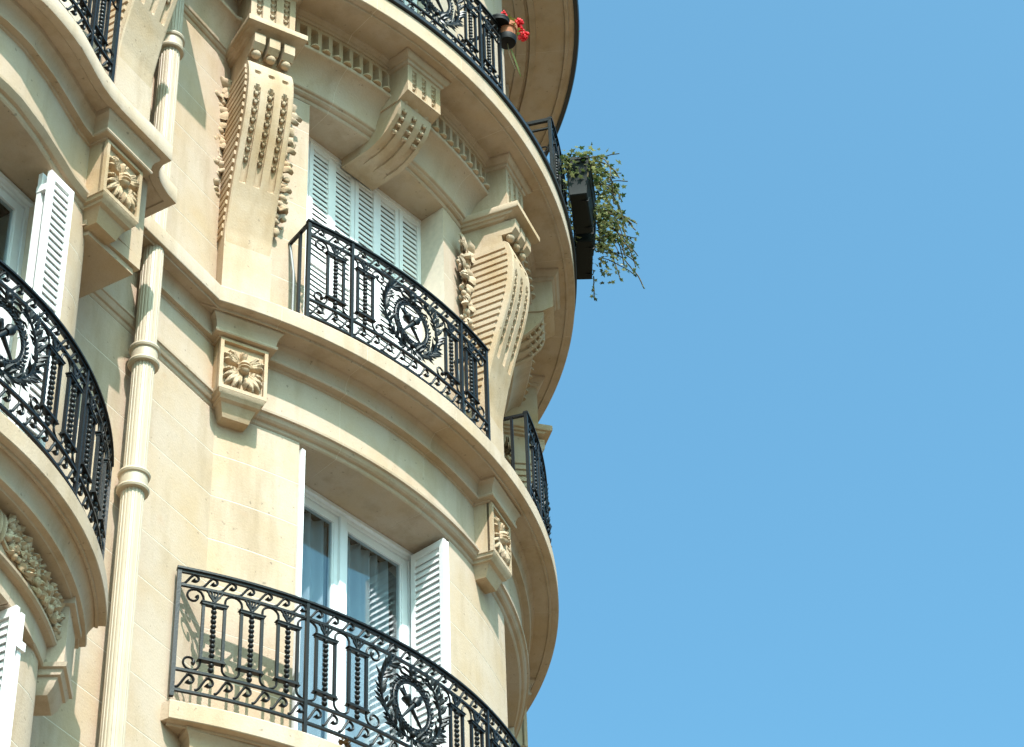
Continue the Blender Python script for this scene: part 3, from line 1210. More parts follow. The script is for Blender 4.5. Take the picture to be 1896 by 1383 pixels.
# ------------------------------------------------------------------ garland frieze under the lower bow balcony
rnd = random.Random(5)
m = MB()
ribbon = MB()
for side in (1,):
    n = 60
    for i in range(n):
        t = i / (n - 1)
        a = -118 + 57 * t
        sag = 0.5 + 0.06 * math.sin(t * pi * 4)
        zc = 9.375 + 0.27 * sag - 0.01
        band = abs(((t * 4) % 1) - 0.5) < 0.09
        for k in range(13 if not band else 0):
            M = frame(Vector((cB[0], cB[1], 0)) + pol(2.452, a + rnd.uniform(-0.6, 0.6), zc + rnd.uniform(-0.095, 0.095)), math.cos(rad(a)), math.sin(rad(a)))
            if k % 4 == 0:
                rr = rnd.uniform(0.014, 0.026)
                mm = MB()
                mm.ball((0, 0, 0), 1, 8, 6)
                off = Vector((rnd.uniform(0, 60), i, k))
                m.add([(q[0] * rr, -0.022 - rnd.uniform(0, 0.001) + q[1] * rr, q[2] * rr) for q in [Vector(w_) * (1 + 0.3 * noise.noise(Vector(w_) * 1.8 + off)) for w_ in mm.v]], mm.f, M)
            else:
                an = rnd.gauss(0.2, 0.7)
                L = rnd.uniform(0.05, 0.085)
                w = rnd.uniform(0.014, 0.022)
                dx, dz = math.cos(an), math.sin(an)
                y1 = -rnd.uniform(0.03, 0.06)
                m.add([(0, -0.006, 0), (dx * L * 0.5 - dz * w, y1 * 0.6, dz * L * 0.5 + dx * w), (dx * L, y1 * 0.8, dz * L), (dx * L * 0.5 + dz * w, y1 * 0.6, dz * L * 0.5 - dx * w), (dx * L * 0.5, y1 - 0.004, dz * L * 0.5), (dx * L * 0.4, 0.004, dz * L * 0.4)],
                      [(0, 4, 1), (1, 4, 2), (2, 4, 3), (3, 4, 0), (0, 1, 5), (1, 2, 5), (2, 3, 5), (3, 0, 5)], M)
        if band:
            M = frame(Vector((cB[0], cB[1], 0)) + pol(2.452, a, zc), math.cos(rad(a)), math.sin(rad(a)))
            mm = MB()
            mm.ball((0, 0, 0), 1, 10, 10, None, (0.016, 0.045, 0.10))
            ribbon.add(mm.v, mm.f, M)
    for sgn in (1, -1):
        pts = []
        for i in range(40):
            t = i / 39
            a = -118 + 57 * t
            pts.append(Vector((cB[0], cB[1], 0)) + pol(2.462, a, 9.51 + sgn * 0.085 * math.sin(t * pi * 8)))
        ribbon.tube(pts, 0.014, 5)
gf = m.build('fruit_garland', M_CARVE, B, None, 60)
gf['kind'] = 'stuff'
ribbon.build('ribbon', M_CARVE, gf, None, 60)

# ------------------------------------------------------------------ drainpipe
PX, PY = -2.968, -3.468


def pipe_mesh(z0, z1):
    m = MB()
    n = 20
    prof = []
    for i in range(n):
        for k, rr in ((0, 0.0735), (0.42, 0.0735), (0.55, 0.070), (0.87, 0.070)):
            prof.append((rr, 2 * pi * (i + k) / n))
    m.sweep([[Vector((PX + r * math.cos(a), PY + r * math.sin(a), z)) for r, a in prof] for z in (z0, z1)])
    return m


P = pipe_mesh(5.0, 20.0).build('drainpipe', M_PIPE, B, None, 20)
mc = MB()
mc.lathe([(0.07, -0.085), (0.098, -0.08), (0.103, -0.066), (0.098, -0.05), (0.088, -0.044), (0.088, 0.03), (0.098, 0.036), (0.103, 0.05), (0.098, 0.066), (0.078, 0.075)], 24)
mc.box(-0.02, 0.02, 0.03, 0.16, -0.02, 0.02)
mc.box(0.07, 0.125, -0.012, 0.012, -0.03, 0.016)
me_c = mc.mesh('collar', M_PIPE, 35)
for z in (15.16, 12.20, 11.18, 8.3):
    put('collar', me_c, P, Matrix.Translation((PX, PY, z)))


# ------------------------------------------------------------------ windows and shutters
def leaf_shutter(w, h, name='shutter', parent=B, M=None, separate=True, tilt=1, sl=0.05):
    """louvred leaf: x 0..w, z 0..h, front -y"""
    m = MB()
    st, rl, t = 0.040, 0.055, 0.030
    m.box(0, st, -t, 0, 0, h)
    m.box(w - st, w, -t, 0, 0, h)
    for z in (0, h * 0.48, h - rl):
        m.box(st, w - st, -t + 0.001, -0.001, z, z + rl)
    s = m.build(name, M_WHITE, parent, M, 30)
    slm = MB()
    a = 0.25 if tilt > 0 else 0.30
    hh = 0.023 if tilt > 0 else 0.041
    th = 0.003 if tilt > 0 else 0.004
    sl = sl if tilt > 0 else 0.054
    vs_ = []
    for y, z in ((-th, -hh), (th, -hh), (th, hh), (-th, hh)):
        vs_.append((y * math.cos(a) + z * math.sin(a), z * math.cos(a) - y * math.sin(a)))
    ww = w - 2 * st
    r0 = [Vector((st, y - t / 2, z)) for y, z in vs_]
    slm.sweep([r0, [q + Vector((ww, 0, 0)) for q in r0]])
    zs = []
    for za, zb in ((rl, h * 0.48), (h * 0.48 + rl, h - rl)):
        k = int((zb - za - 0.012) / sl)
        zs += [za + (zb - za) * (i + 0.5) / k for i in range(k)]
    if separate:
        me = slm.mesh('slat', M_WHITE)
        for z in zs:
            put('slat', me, s, Matrix.Translation((0, 0, z)))
    else:
        big = MB()
        for z in zs:
            big.add(slm.v, slm.f, Matrix.Translation((0, 0, z)))
        q = big.build('slats', M_WHITE, s)
        q['kind'] = 'stuff'
    return s


# closed shutters in the middle window
for i in range(6):
    x0 = -HW + 2 * HW * i / 6
    leaf_shutter(2 * HW / 6 - 0.004, 2.44, 'shutter', B, TF(3.575, WIN[0]) @ Matrix.Translation((x0 + 0.002, 0.0 if i % 2 else 0.004, 13.33)), separate=(i > 0), tilt=1)
m = MB()
m.box(-HW, HW, -0.03, 0.0, 15.762, 15.80)
m.build('shutter_rail', M_WHITE, B, TF(3.58, WIN[0]))
# dark recess behind further middle windows
for a in WIN[1:]:
    for i in range(6):
        x0 = -HW + 2 * HW * i / 6
        leaf_shutter(2 * HW / 6 - 0.004, 2.44, 'shutter', B, TF(3.56, a) @ Matrix.Translation((x0 + 0.002, 0, 13.33)), separate=False)


def window(M, w, z0, z1, transom=None):
    """two-leaf casement, front face at local y=0"""
    wd = MB()
    fr = 0.055
    wd.box(-w, -w + fr, 0, 0.07, z0, z1)
    wd.box(w - fr, w, 0, 0.07, z0, z1)
    wd.box(-w + fr, w - fr, 0.001, 0.069, z1 - fr, z1)
    wd.box(-w + fr, w - fr, 0.001, 0.069, z0, z0 + fr)
    wd.box(-w, w, -0.03, 0.0, z1 - 0.028, z1 + 0.0)
    f = wd.build('window', M_WIN, B, M, 30)
    for s in (-1, 1):
        c = MB()
        xi, xo = 0.004, w - fr - 0.004
        sw = 0.062
        a, b = (xi, xo) if s > 0 else (-xo, -xi)
        zz0, zz1 = z0 + fr + 0.004, z1 - fr - 0.004
        y0, y1 = 0.012, 0.055
        c.box(a, a + sw, y0, y1, zz0, zz1)
        c.box(b - sw, b, y0, y1, zz0, zz1)
        c.box(a + sw, b - sw, y0 + 0.001, y1, zz1 - sw, zz1)
        c.box(a + sw, b - sw, y0 + 0.001, y1, zz0, zz0 + 0.12)
        # glazing bead
        c.box(a + sw, a + sw + 0.012, y0 + 0.008, y1, zz0 + 0.12, zz1 - sw)
        c.box(b - sw - 0.012, b - sw, y0 + 0.008, y1, zz0 + 0.12, zz1 - sw)
        c.build('casement', M_WIN, f)
        p = MB()
        p.box(a + sw + 0.001, b - sw - 0.001, 0.030, 0.036, zz0 + 0.121, zz1 - sw - 0.001)
        p.build('pane', M_GLASS, f)
    if True:
        k = MB()
        k.box(-0.030, 0.030, -0.014, 0.012, z0 + fr, z1 - fr)
        k.build('meeting_stile', M_WIN, f)
    return f


WTF = TF(3.52, WIN[0])
window(WTF, 0.752, 9.96, 12.448)
window(TF(3.52, WIN[1]), 0.752, 9.96, 12.448)
window(TF(3.60, WIN[0]), 0.752, 16.75, 19.7)
window(TF(3.60, WIN[1]), 0.752, 16.75, 19.7)
window(frame((BX, -3.56, 0), 0, -1), 0.80, 9.96, 12.44)
window(frame((BX, -3.56, 0), 0, -1), 0.80, 13.3, 15.7)
window(frame((BX, -3.62, 0), 0, -1), 0.78, 6.6, 9.19)

# lintels over the bow's lower window: voussoirs on the soffit edge
for i in range(5):
    a = -112 + 9.0 * i
    m = MB()
    m.sweep(arc_rings([(2.10, 9.198), (2.424, 9.198), (2.424, 9.332), (2.10, 9.332)], a + 0.12, a + 8.88, 1.0, cB))
    part('voussoir', m)

# folding shutters of the lower tower window: stacked leaves at each jamb
zsh = 9.97
leaf_shutter(0.325, 2.44, 'shutter', B, WTF @ Matrix.Translation((0.742, -0.02, zsh)) @ Matrix.Rotation(-pi / 2, 4, 'Z'), tilt=-1)
leaf_shutter(0.315, 2.44, 'shutter', B, WTF @ Matrix.Translation((0.706, -0.035, zsh)) @ Matrix.Rotation(-pi / 2, 4, 'Z'), separate=True, tilt=-1)
leaf_shutter(0.30, 2.44, 'shutter', B, WTF @ Matrix.Translation((-0.742, -0.335, zsh)) @ Matrix.Rotation(pi / 2, 4, 'Z'), separate=False)
# bow, middle window: one leaf edge-on in the jamb, one turned to the street
leaf_shutter(0.222, 2.44, 'shutter', B, Matrix.Translation((-4.474, -3.79, zsh)) @ Matrix.Rotation(0.02, 4, 'Z'), separate=False, tilt=-1)
leaf_shutter(0.225, 2.44, 'shutter', B, Matrix.Translation((-4.466, -3.852, zsh)) @ Matrix.Rotation(0.03, 4, 'Z'), tilt=-1)
for z in (12.25, 11.1, 10.2):
    m = MB()
    m.box(-4.478, -4.452, -3.858, -3.788, z, z + 0.05)
    m.build('hinge', M_WHITE, B)
# bow, lower window
leaf_shutter(0.30, 2.5, 'shutter', B, Matrix.Translation((-4.36, -3.68, 6.68)) @ Matrix.Rotation(-pi / 2, 4, 'Z'), separate=False)
leaf_shutter(0.30, 2.5, 'shutter', B, Matrix.Translation((-4.425, -3.70, 6.68)) @ Matrix.Rotation(-pi / 2, 4, 'Z'), separate=False)
for z in (8.95, 7.9):
    m = MB()
    m.box(-4.415, -4.345, -3.995, -3.965, z, z + 0.05)
    m.build('hinge', M_WHITE, B)


# curtains
def curtain(M, x0, x1, z0, z1, label, amp=0.040):
    m = MB()
    n = 70
    rows = []
    ph = random.uniform(0, 6)
    for z in (z0, (z0 + z1) / 2, z1):
        k = 1.0 if z < z1 else 0.7
        rows.append([Vector((x0 + (x1 - x0) * i / n, amp * k * (math.sin(i * 0.55 + ph) + 0.4 * math.sin(i * 0.93 + 1 + ph)), z)) for i in range(n + 1)])
    m.sweep(rows, closed=False)
    o = m.build('curtain', M_CURT, None, M, 80)
    return thing(o, label, 'curtain', 'curtains behind the lower tower window')


curtain(WTF @ Matrix.Translation((0, 0.12, 0)), -0.73, -0.03, 9.98, 12.36, 'pale blue net curtain behind the left pane of the lower tower window')
curtain(WTF @ Matrix.Translation((0, 0.12, 0)), 0.02, 0.61, 9.98, 12.36, 'pale blue net curtain behind the right pane, stopping short of the frame')


# ------------------------------------------------------------------ wrought iron balcony railings
class ArcPath:
    def __init__(s, c, R, am):
        s.c, s.R, s.am = Vector((c[0], c[1], 0)), R, am

    def at(s, t):
        a = s.am + math.degrees(t / s.R)
        p = s.c + pol(s.R, a)
        return p, math.cos(rad(a)), math.sin(rad(a))


class PolyPath:
    def __init__(s, pts):
        s.p = [Vector(q) for q in pts]
        s.l = [0]
        for a, b in zip(s.p, s.p[1:]):
            s.l.append(s.l[-1] + (b - a).length)
        s.h = s.l[-1] / 2

    def _pt(s, t):
        t = t + s.h
        for i in range(len(s.l) - 1):
            if t <= s.l[i + 1] or i == len(s.l) - 2:
                d = (s.p[i + 1] - s.p[i]).normalized()
                return s.p[i] + d * (t - s.l[i])

    def at(s, t):
        a = s._pt(t - 0.02)
        b = s._pt(t + 0.02)
        d = (b - a).normalized()
        p = s._pt(t)
        return Vector((p.x, p.y, 0)), d.y, -d.x


def sweep_bar(path, s0, s1, w, h, z, name, parent, mat=M_IRON, n=None, top=False):
    m = MB()
    n = n or max(2, int(abs(s1 - s0) / 0.07) + 1)
    rings = []
    for i in range(n):
        p, nx, ny = path.at(s0 + (s1 - s0) * i / (n - 1))
        if top:
            pr = [(-w, -h), (w, -h), (w, h * 0.3), (w * 0.6, h), (-w * 0.6, h), (-w, h * 0.3)]
        else:
            pr = [(-w, -h), (w, -h), (w, h), (-w, h)]
        rings.append([Vector((p.x + nx * d, p.y + ny * d, z + q)) for d, q in pr])
    m.sweep(rings)
    return m.build(name, mat, parent, None, 30)


def spiral(cx, cz, r0, r1, a0, a1, n):
    out = []
    for i in range(n):
        t = i / (n - 1)
        a = a0 + (a1 - a0) * t
        r = r0 + (r1 - r0) * t
        out.append((cx + r * math.cos(a), 0, cz + r * math.sin(a)))
    return out


def wave_mesh(H, pitch=0.125):
    """one running-dog scroll, height 2H, centred"""
    m = MB()
    k = pitch / 0.125
    up = []
    for i in range(9):
        t = i / 8
        up.append((k * (-0.052 + 0.075 * t), 0, -H * 0.92 + (H * 1.75) * (t * t * (3 - 2 * t))))
    r = H * 0.66
    cx, cz = k * 0.026, H * 0.25
    cur = spiral(cx, cz, r, r * 0.50, 2.0, 2.0 - 4.3, 15)
    pts = up[:-1] + cur
    rr = [0.0088] * len(pts)
    for i in range(6):
        rr[-1 - i] = 0.0088 + 0.0014 * (5 - i) * (0.9 if i else 1.6)
    m.tube(pts, rr, 6)
    m.ball((k * -0.052, 0, -H * 0.92), 0.010, 6, 4)
    return m.mesh('wave_scroll', M_IRON, 60)


ME_WAVE_T = wave_mesh(0.046)
ME_WAVE_B = wave_mesh(0.056)
ZB1, ZB2, ZP0, ZP1, ZB3, ZT = 0.030, 0.180, 0.283, 0.698, 0.806, 0.930


def vert_mesh(z0, z1, w, name):
    m = MB()
    m.box(-w, w, -w, w, z0, z1)
    return m.mesh(name, M_IRON)


ME_BAR = vert_mesh(ZP0, ZP1, 0.0095, 'upright')
mm_ = MB()
mm_.box(-0.082, 0.082, -0.016, 0.016, -0.010, 0.006)
mm_.box(-0.090, 0.090, -0.020, 0.020, 0.006, 0.012)
ME_PLATE = mm_.mesh('cap_plate', M_IRON)


def chain_mesh():
    m = MB()
    z = ZB2 + 0.015
    m.tube([(0, 0, ZB2), (0, 0, ZP1)], 0.004, 5)
    i = 0
    while z < ZP1 - 0.02:
        m.lathe([(0.005, z), (0.014, z + 0.008), (0.020, z + 0.022), (0.015, z + 0.030), (0.005, z + 0.033)], 7)
        m.ball((0.012 * (1 if i % 2 else -1), 0, z + 0.028), 0.009, 5, 4)
        z += 0.036
        i += 1
    return m.mesh('husk_chain', M_IRON, 60)


ME_CHAIN = chain_mesh()


def tulip_mesh():
    m = MB()
    z0 = ZP1 + 0.012
    H = ZB3 - z0
    for s in (-1, -0.45, 0.45, 1):
        m.tube([(0, 0, z0), (s * 0.012, 0, z0 + H * 0.3), (s * 0.034, 0, z0 + H * 0.62), (s * 0.050, -0.006, z0 + H * 0.95)], [0.006, 0.008, 0.009, 0.004], 5)
        m.ball((s * 0.047, 0, z0 + H * 0.86), 0.010, 6, 4)
    m.ball((0, 0, z0 + 0.012), 0.014, 8, 6)
    m.tube([(0, 0, z0), (0, 0, ZB3)], 0.006, 5)
    m.ball((0, 0, z0 + H * 0.5), 0.012, 8, 6)
    return m.mesh('tulip_finial', M_IRON, 60)


ME_TULIP = tulip_mesh()


def arch_mesh(g, up):
    m = MB()
    r = g / 2
    pts = []
    z0 = ZP1 if up else ZP0
    h = (ZB3 - ZP1 - 0.012) if up else (ZP0 - ZB2 - 0.012)
    for i in range(13):
        t = pi * i / 12
        pts.append((-r * math.cos(t), 0, z0 + (1 if up else -1) * h * (0.45 + 0.55 * math.sin(t)) if 0 < i < 12 else z0))
    pts.insert(1, (-r, 0, z0 + (1 if up else -1) * h * 0.42))
    pts.insert(-1, (r, 0, z0 + (1 if up else -1) * h * 0.42))
    m.tube(pts, 0.008, 6)
    m.ball((0, 0, z0 + (1 if up else -1) * (h + 0.004)), 0.012, 6, 4)
    return m.mesh('arch_bar', M_IRON, 60)


ARCH = {}


def cscroll_mesh(up):
    """scroll at a free side: starts on the upright at x=0 and curls to +x"""
    m = MB()
    z0 = ZP1 if up else ZP0
    s = 1 if up else -1
    h = 0.092
    pts = [(0, 0, z0), (0.0, 0, z0 + s * 0.02), (0.004, 0, z0 + s * 0.05), (0.020, 0, z0 + s * 0.078), (0.048, 0, z0 + s * h)]
    sp = spiral(0.064, z0 + s * 0.036, 0.056, 0.018, s * 1.75, s * (1.75 - 5.4), 18)
    pts += sp
    rr = [0.008] * len(pts)
    for i in range(4):
        rr[-1 - i] = 0.008 + 0.002 * (4 - i)
    m.tube(pts, rr, 6)
    return m.mesh('end_scroll', M_IRON, 60)


ME_CS = {True: cscroll_mesh(True), False: cscroll_mesh(False)}


def wreath_mesh():
    m = MB()
    rx, rz = 0.172, 0.188
    pts = [(rx * math.cos(2 * pi * i / 36), 0, rz * math.sin(2 * pi * i / 36)) for i in range(37)]
    m.tube(pts, 0.016, 7)
    rnd = random.Random(2)
    for i in range(40):
        a = 2 * pi * (i + 0.5) / 40
        for s in (-1, 1):
            c = Vector((rx * math.cos(a), 0, rz * math.sin(a)))
            d = Vector((-math.sin(a), 0, math.cos(a)))
            nrm = Vector((math.cos(a), 0, math.sin(a))) * s
            q = c + nrm * 0.012 + Vector((0, -0.008, 0))
            dirv = (d * 0.8 + nrm * 0.55).normalized()
            m.tube([q, q + dirv * 0.018, q + dirv * 0.036], [0.005, 0.010, 0.002], 5)
        if i % 2 == 0:
            m.ball((rx * math.cos(a), -0.014, rz * math.sin(a)), 0.010, 6, 4)
    return m.mesh('wreath', M_IRON, 60)


def torch_mesh(sgn):
    m = MB()
    d = Vector((sgn * 0.62, 0, 0.78)).normalized()
    c = Vector((0, -0.006 * sgn, 0))
    L = 0.17
    m.tube([c - d * L, c + d * 0.02], [0.008, 0.017], 7)
    m.tube([c + d * 0.02, c + d * 0.03, c + d * 0.055, c + d * 0.075, c + d * 0.085], [0.025, 0.022, 0.031, 0.036, 0.026], 8)
    rnd = random.Random(int(sgn + 5))
    for i in range(6):
        e = (d + Vector((rnd.uniform(-0.5, 0.5), 0, rnd.uniform(-0.5, 0.5)))).normalized()
        m.tube([c + d * 0.08, c + d * 0.10 + e * 0.02, c + d * 0.10 + e * rnd.uniform(0.04, 0.07)], [0.015, 0.013, 0.002], 5)
    return m.mesh('torch', M_IRON, 60)


def laurel_mesh(sgn):
    m = MB()
    rnd = random.Random(9)
    pts = []
    for i in range(26):
        t = i / 25
        a = -1.65 + 2.75 * t
        rr = 0.222 + 0.085 * t
        pts.append(Vector((rr * math.cos(a) * 1.02, 0.004, rr * math.sin(a) * 1.06)))
    m.tube(pts, 0.0085, 5)
    for i in list(range(1, 25)) * 2:
        t0 = (pts[i + 1] - pts[i - 1]).normalized()
        n0 = Vector((t0.z, 0, -t0.x))
        for s in (-1, 1):
            if s < 0 and i % 4 == 1:
                continue
            d = (t0 * rnd.uniform(0.45, 0.95) + n0 * s * rnd.uniform(0.35, 0.95)).normalized()
            L = rnd.uniform(0.055, 0.100)
            y = Vector((0, rnd.uniform(-0.045, 0.01), 0))
            w = Vector((-d.z, 0, d.x)) * 0.0155
            p = pts[i]
            a_, b_, c_ = p, p + d * L * 0.5 + y * 0.5, p + d * L + y
            vs_ = [a_, b_ + w, c_, b_ - w, b_ + Vector((0, -0.008, 0)), b_ + Vector((0, 0.004, 0))]
            m.add(vs_, [(0, 3, 4), (3, 2, 4), (2, 1, 4), (1, 0, 4), (0, 5, 3), (3, 5, 2), (2, 5, 1), (1, 5, 0)])
        if i % 4 == 2:
            m.ball(tuple(pts[i] + n0 * 0.02 + Vector((0, -0.012, 0))), 0.010, 6, 4)
    if sgn < 0:
        mm = MB()
        mm.add(m.v, m.f, Matrix.Diagonal((-1, 1, 1, 1)))
        m = mm
    return m.mesh('laurel_branch', M_IRON, 40)


def bow_mesh():
    m = MB()
    for s in (-1, 1):
        m.tube([(0, -0.01, 0.20), (s * 0.03, -0.014, 0.245), (s * 0.085, -0.012, 0.262), (s * 0.12, -0.01, 0.238), (s * 0.10, -0.008, 0.215), (s * 0.04, -0.012, 0.21), (0, -0.01, 0.20)], [0.012, 0.009, 0.010, 0.010, 0.010, 0.009, 0.012], 6)
        m.tube([(0, -0.01, 0.20), (s * 0.06, -0.012, 0.19), (s * 0.10, -0.01, 0.165), (s * 0.15, -0.008, 0.180), (s * 0.175, -0.006, 0.160)], [0.010, 0.009, 0.009, 0.008, 0.004], 6)
        for k in range(4):
            a = 0.5 + k * 0.35
            m.tube([(0, -0.01, 0.235), (s * 0.05 * math.cos(a), -0.02, 0.25 + 0.05 * math.sin(a))], [0.012, 0.004], 5)
    m.ball((0, -0.016, 0.205), 0.024, 8, 6)
    m.ball((0, -0.012, 0.262), 0.022, 8, 6)
    m.tube([(0, 0, 0.2), (0, 0, 0.31)], 0.009, 6)
    return m.mesh('ribbon_bow', M_IRON, 60)


def boss_mesh():
    m = MB()
    m.tube([(0, 0, -0.19), (0, 0, -0.315)], 0.009, 6)
    m.ball((0, -0.012, -0.215), 0.024, 8, 6)
    return m.mesh('boss', M_IRON, 60)


ME_WREATH, ME_BOW, ME_BOSS = wreath_mesh(), bow_mesh(), boss_mesh()
ME_TORCH = {s: torch_mesh(s) for s in (-1, 1)}
ME_LAUREL = {s: laurel_mesh(s) for s in (-1, 1)}


def railing(path, L, z0, posts, Hs, label=None, medal=True, wave_pitch=0.124, thick_end=True, top_bar=0.022):
    R = empty('balcony_railing', B)
    if label:
        R['label'] = label

    def at(s, z=0.0):
        p, nx, ny = path.at(s)
        return frame((p.x, p.y, z0 + z), nx, ny)
    sweep_bar(path, -L - 0.015, L + 0.015, top_bar, 0.011, z0 + ZT, 'handrail', R, top=True)
    sweep_bar(path, -L, L, 0.010, 0.006, z0 + ZT - 0.024, 'rail_bar', R)
    for z, h in ((ZB1, 0.0085), (ZB2, 0.0085), (ZB3, 0.0085)):
        sweep_bar(path, -L, L, 0.010, h, z0 + z, 'rail_bar', R)
    pm = vert_mesh(-0.02, ZT - 0.01, 0.0135, 'post')
    pt = vert_mesh(-0.05, ZT - 0.01, 0.0115, 'post')
    for s in (-L, L):
        put('post', pm, R, at(s))
    for s in posts:
        put('post', pt, R, at(s, 0) @ Matrix.Translation((0, -0.004, 0)))
    n = int(round((2 * L - 0.03) / wave_pitch))
    for i in range(n):
        s = -L + 0.015 + (2 * L - 0.03) * (i + 0.5) / n
        put('wave_scroll', ME_WAVE_T, R, at(s, (ZB3 + ZT - 0.02) / 2))
        put('wave_scroll', ME_WAVE_B, R, at(s, (ZB1 + ZB2) / 2))
    for h in Hs:
        put('upright', ME_BAR, R, at(h - 0.070))
        put('upright', ME_BAR, R, at(h + 0.070))
        put('cap_plate', ME_PLATE, R, at(h, ZP1))
        put('cap_plate', ME_PLATE, R, at(h, ZP0) @ Matrix.Diagonal((1, 1, -1, 1)))
        put('husk_chain', ME_CHAIN, R, at(h))
        put('tulip_finial', ME_TULIP, R, at(h))
    hs = sorted(Hs)
    for a, b in zip(hs, hs[1:]):
        g = b - a - 0.14
        if g < 0.25:
            key = round(g, 3)
            for up in (True, False):
                if (key, up) not in ARCH:
                    ARCH[(key, up)] = arch_mesh(g, up)
                put('arch_bar', ARCH[(key, up)], R, at((a + b) / 2))
        else:
            for up in (True, False):
                put('end_scroll', ME_CS[up], R, at(a + 0.07))
                put('end_scroll', ME_CS[up], R, at(b - 0.07) @ Matrix.Diagonal((-1, 1, 1, 1)))
    for up in (True, False):
        put('end_scroll', ME_CS[up], R, at(hs[0] - 0.07) @ Matrix.Diagonal((-1, 1, 1, 1)))
        put('end_scroll', ME_CS[up], R, at(hs[-1] + 0.07))
    if medal:
        zc = (ZB2 + ZB3) / 2
        put('wreath', ME_WREATH, R, at(0, zc))
        put('ribbon_bow', ME_BOW, R, at(0, zc))
        put('boss', ME_BOSS, R, at(0, zc))
        for s in (-1, 1):
            put('torch', ME_TORCH[s], R, at(0, zc))
            put('laurel_branch', ME_LAUREL[s], R, at(0, zc))
    return R, at


def end_return(R, at, s, dep, mat=M_IRON, sign=1, z0=0.0):
    """short rail from the corner post back to the wall, with a stay"""
    m = MB()
    m.box(-0.012, 0.012, 0.0, dep, ZT - 0.03, ZT - 0.006)
    m.build('end_rail', mat, R, at(s))
    m = MB()
    m.box(-0.010, 0.010, dep * 0.40, dep * 0.40 + 0.022, -0.04, ZT - 0.02)
    m.build('end_bar', mat, R, at(s))
    m = MB()
    m.tube([(0, dep - 0.01, ZT - 0.03), (0, dep * 0.74, 0.58), (0, dep * 0.72, 0.46), (0, dep * 0.72, -0.03)], 0.010, 6)
    m.build('stay', M_GREY, R, at(s))


HD = [-1.505, -1.253, -1.000, -0.722, -0.470, 0.470, 0.722, 1.000, 1.253, 1.505]
HB = [-0.735, -0.465, 0.465, 0.735]
pathD = ArcPath(CD, RD, -101.0)
R1, at1 = railing(pathD, 1.742, 10.005, (-0.866, 0.866), HD)
pathB = ArcPath((0, 0), 4.195, WIN[0])
R2, at2 = railing(pathB, 0.972, 13.330, (-0.592, 0.592), HB)
end_return(R2, at2, -0.972, 0.27)
end_return(R2, at2, 0.972, 0.27)
pathB2 = ArcPath((0, 0), 4.195, WIN[1])
R3, at3 = railing(pathB2, 0.972, 13.330, (-0.592, 0.592), HB)
end_return(R3, at3, -0.972, 0.27)
end_return(R3, at3, 0.972, 0.27)
pathA = ArcPath((0, 0), 4.490, WIN[0])
R4, at4 = railing(pathA, 0.905, 16.725, (-0.585, 0.585), [-0.72, -0.45, 0.45, 0.72])
end_return(R4, at4, 0.905, 0.38)
pathA2 = ArcPath((0, 0), 4.500, WIN[1])
R5, at5 = railing(pathA2, 0.905, 16.725, (-0.585, 0.585), [-0.72, -0.45, 0.45, 0.72])
# scrolled end panel of that railing, seen from below
m = MB()
for y0 in (0.0, 0.19):
    m.box(-0.010, 0.010, y0, y0 + 0.018, -0.04, ZT - 0.02)
m.box(-0.014, 0.014, 0.0, 0.40, ZT - 0.03, ZT + 0.004)
m.box(-0.010, 0.010, 0.0, 0.40, ZB3, ZB3 + 0.014)
for k in range(3):
    for zz in (0.25, 0.55):
        sp = [(0, y, z) for y, _, z in spiral(0.06 + 0.13 * k, zz, 0.055, 0.015, 0, 5.5, 16)]
        m.tube([(0, 0.06 + 0.13 * k, zz - 0.15)] + sp, 0.008, 5)
m.build('end_panel', M_IRON, R5, at5(-0.905))

# bow railings
pathBD = ArcPath((BX, BY), 2.62, -90)
R6, at6 = railing(pathBD, 1.742, 10.005, (-0.866, 0.866), HD)
SLBfull = mirror([p for p in SLB if p[1] < -4.0 and p[0] < -3.6])
pathBB = PolyPath(offset(SLBfull, -0.055))
R7, at7 = railing(pathBB, 0.880, 13.330, (-0.585, 0.585), [-0.70, -0.45, 0.45, 0.70])
end_return(R7, at7, 0.880, 0.27)

# ------------------------------------------------------------------ planters with ivy on the upper railing
def ivy_leaf(m, c, d, up, s):
    """five-lobed leaf, tip along d"""
    d = d.normalized()
    w = d.cross(up)
    if w.length < 1e-3:
        w = d.cross(Vector((1, 0, 0)))
    w.normalize()
    n = w.cross(d).normalized()
    pts = [(0, 0), (0.42, -0.12), (0.28, 0.22), (0.55, 0.45), (0.20, 0.52), (0, 1.0), (-0.20, 0.52), (-0.55, 0.45), (-0.28, 0.22), (-0.42, -0.12)]
    vs_ = [c + (w * x + d * (y + 0.1) - n * 0.18 * abs(x)) * s for x, y in pts]
    vs_.append(c + (d * 0.4 + n * 0.06) * s)
    k = len(pts)
    m.add(vs_, [(i, (i + 1) % k, k) for i in range(k)])


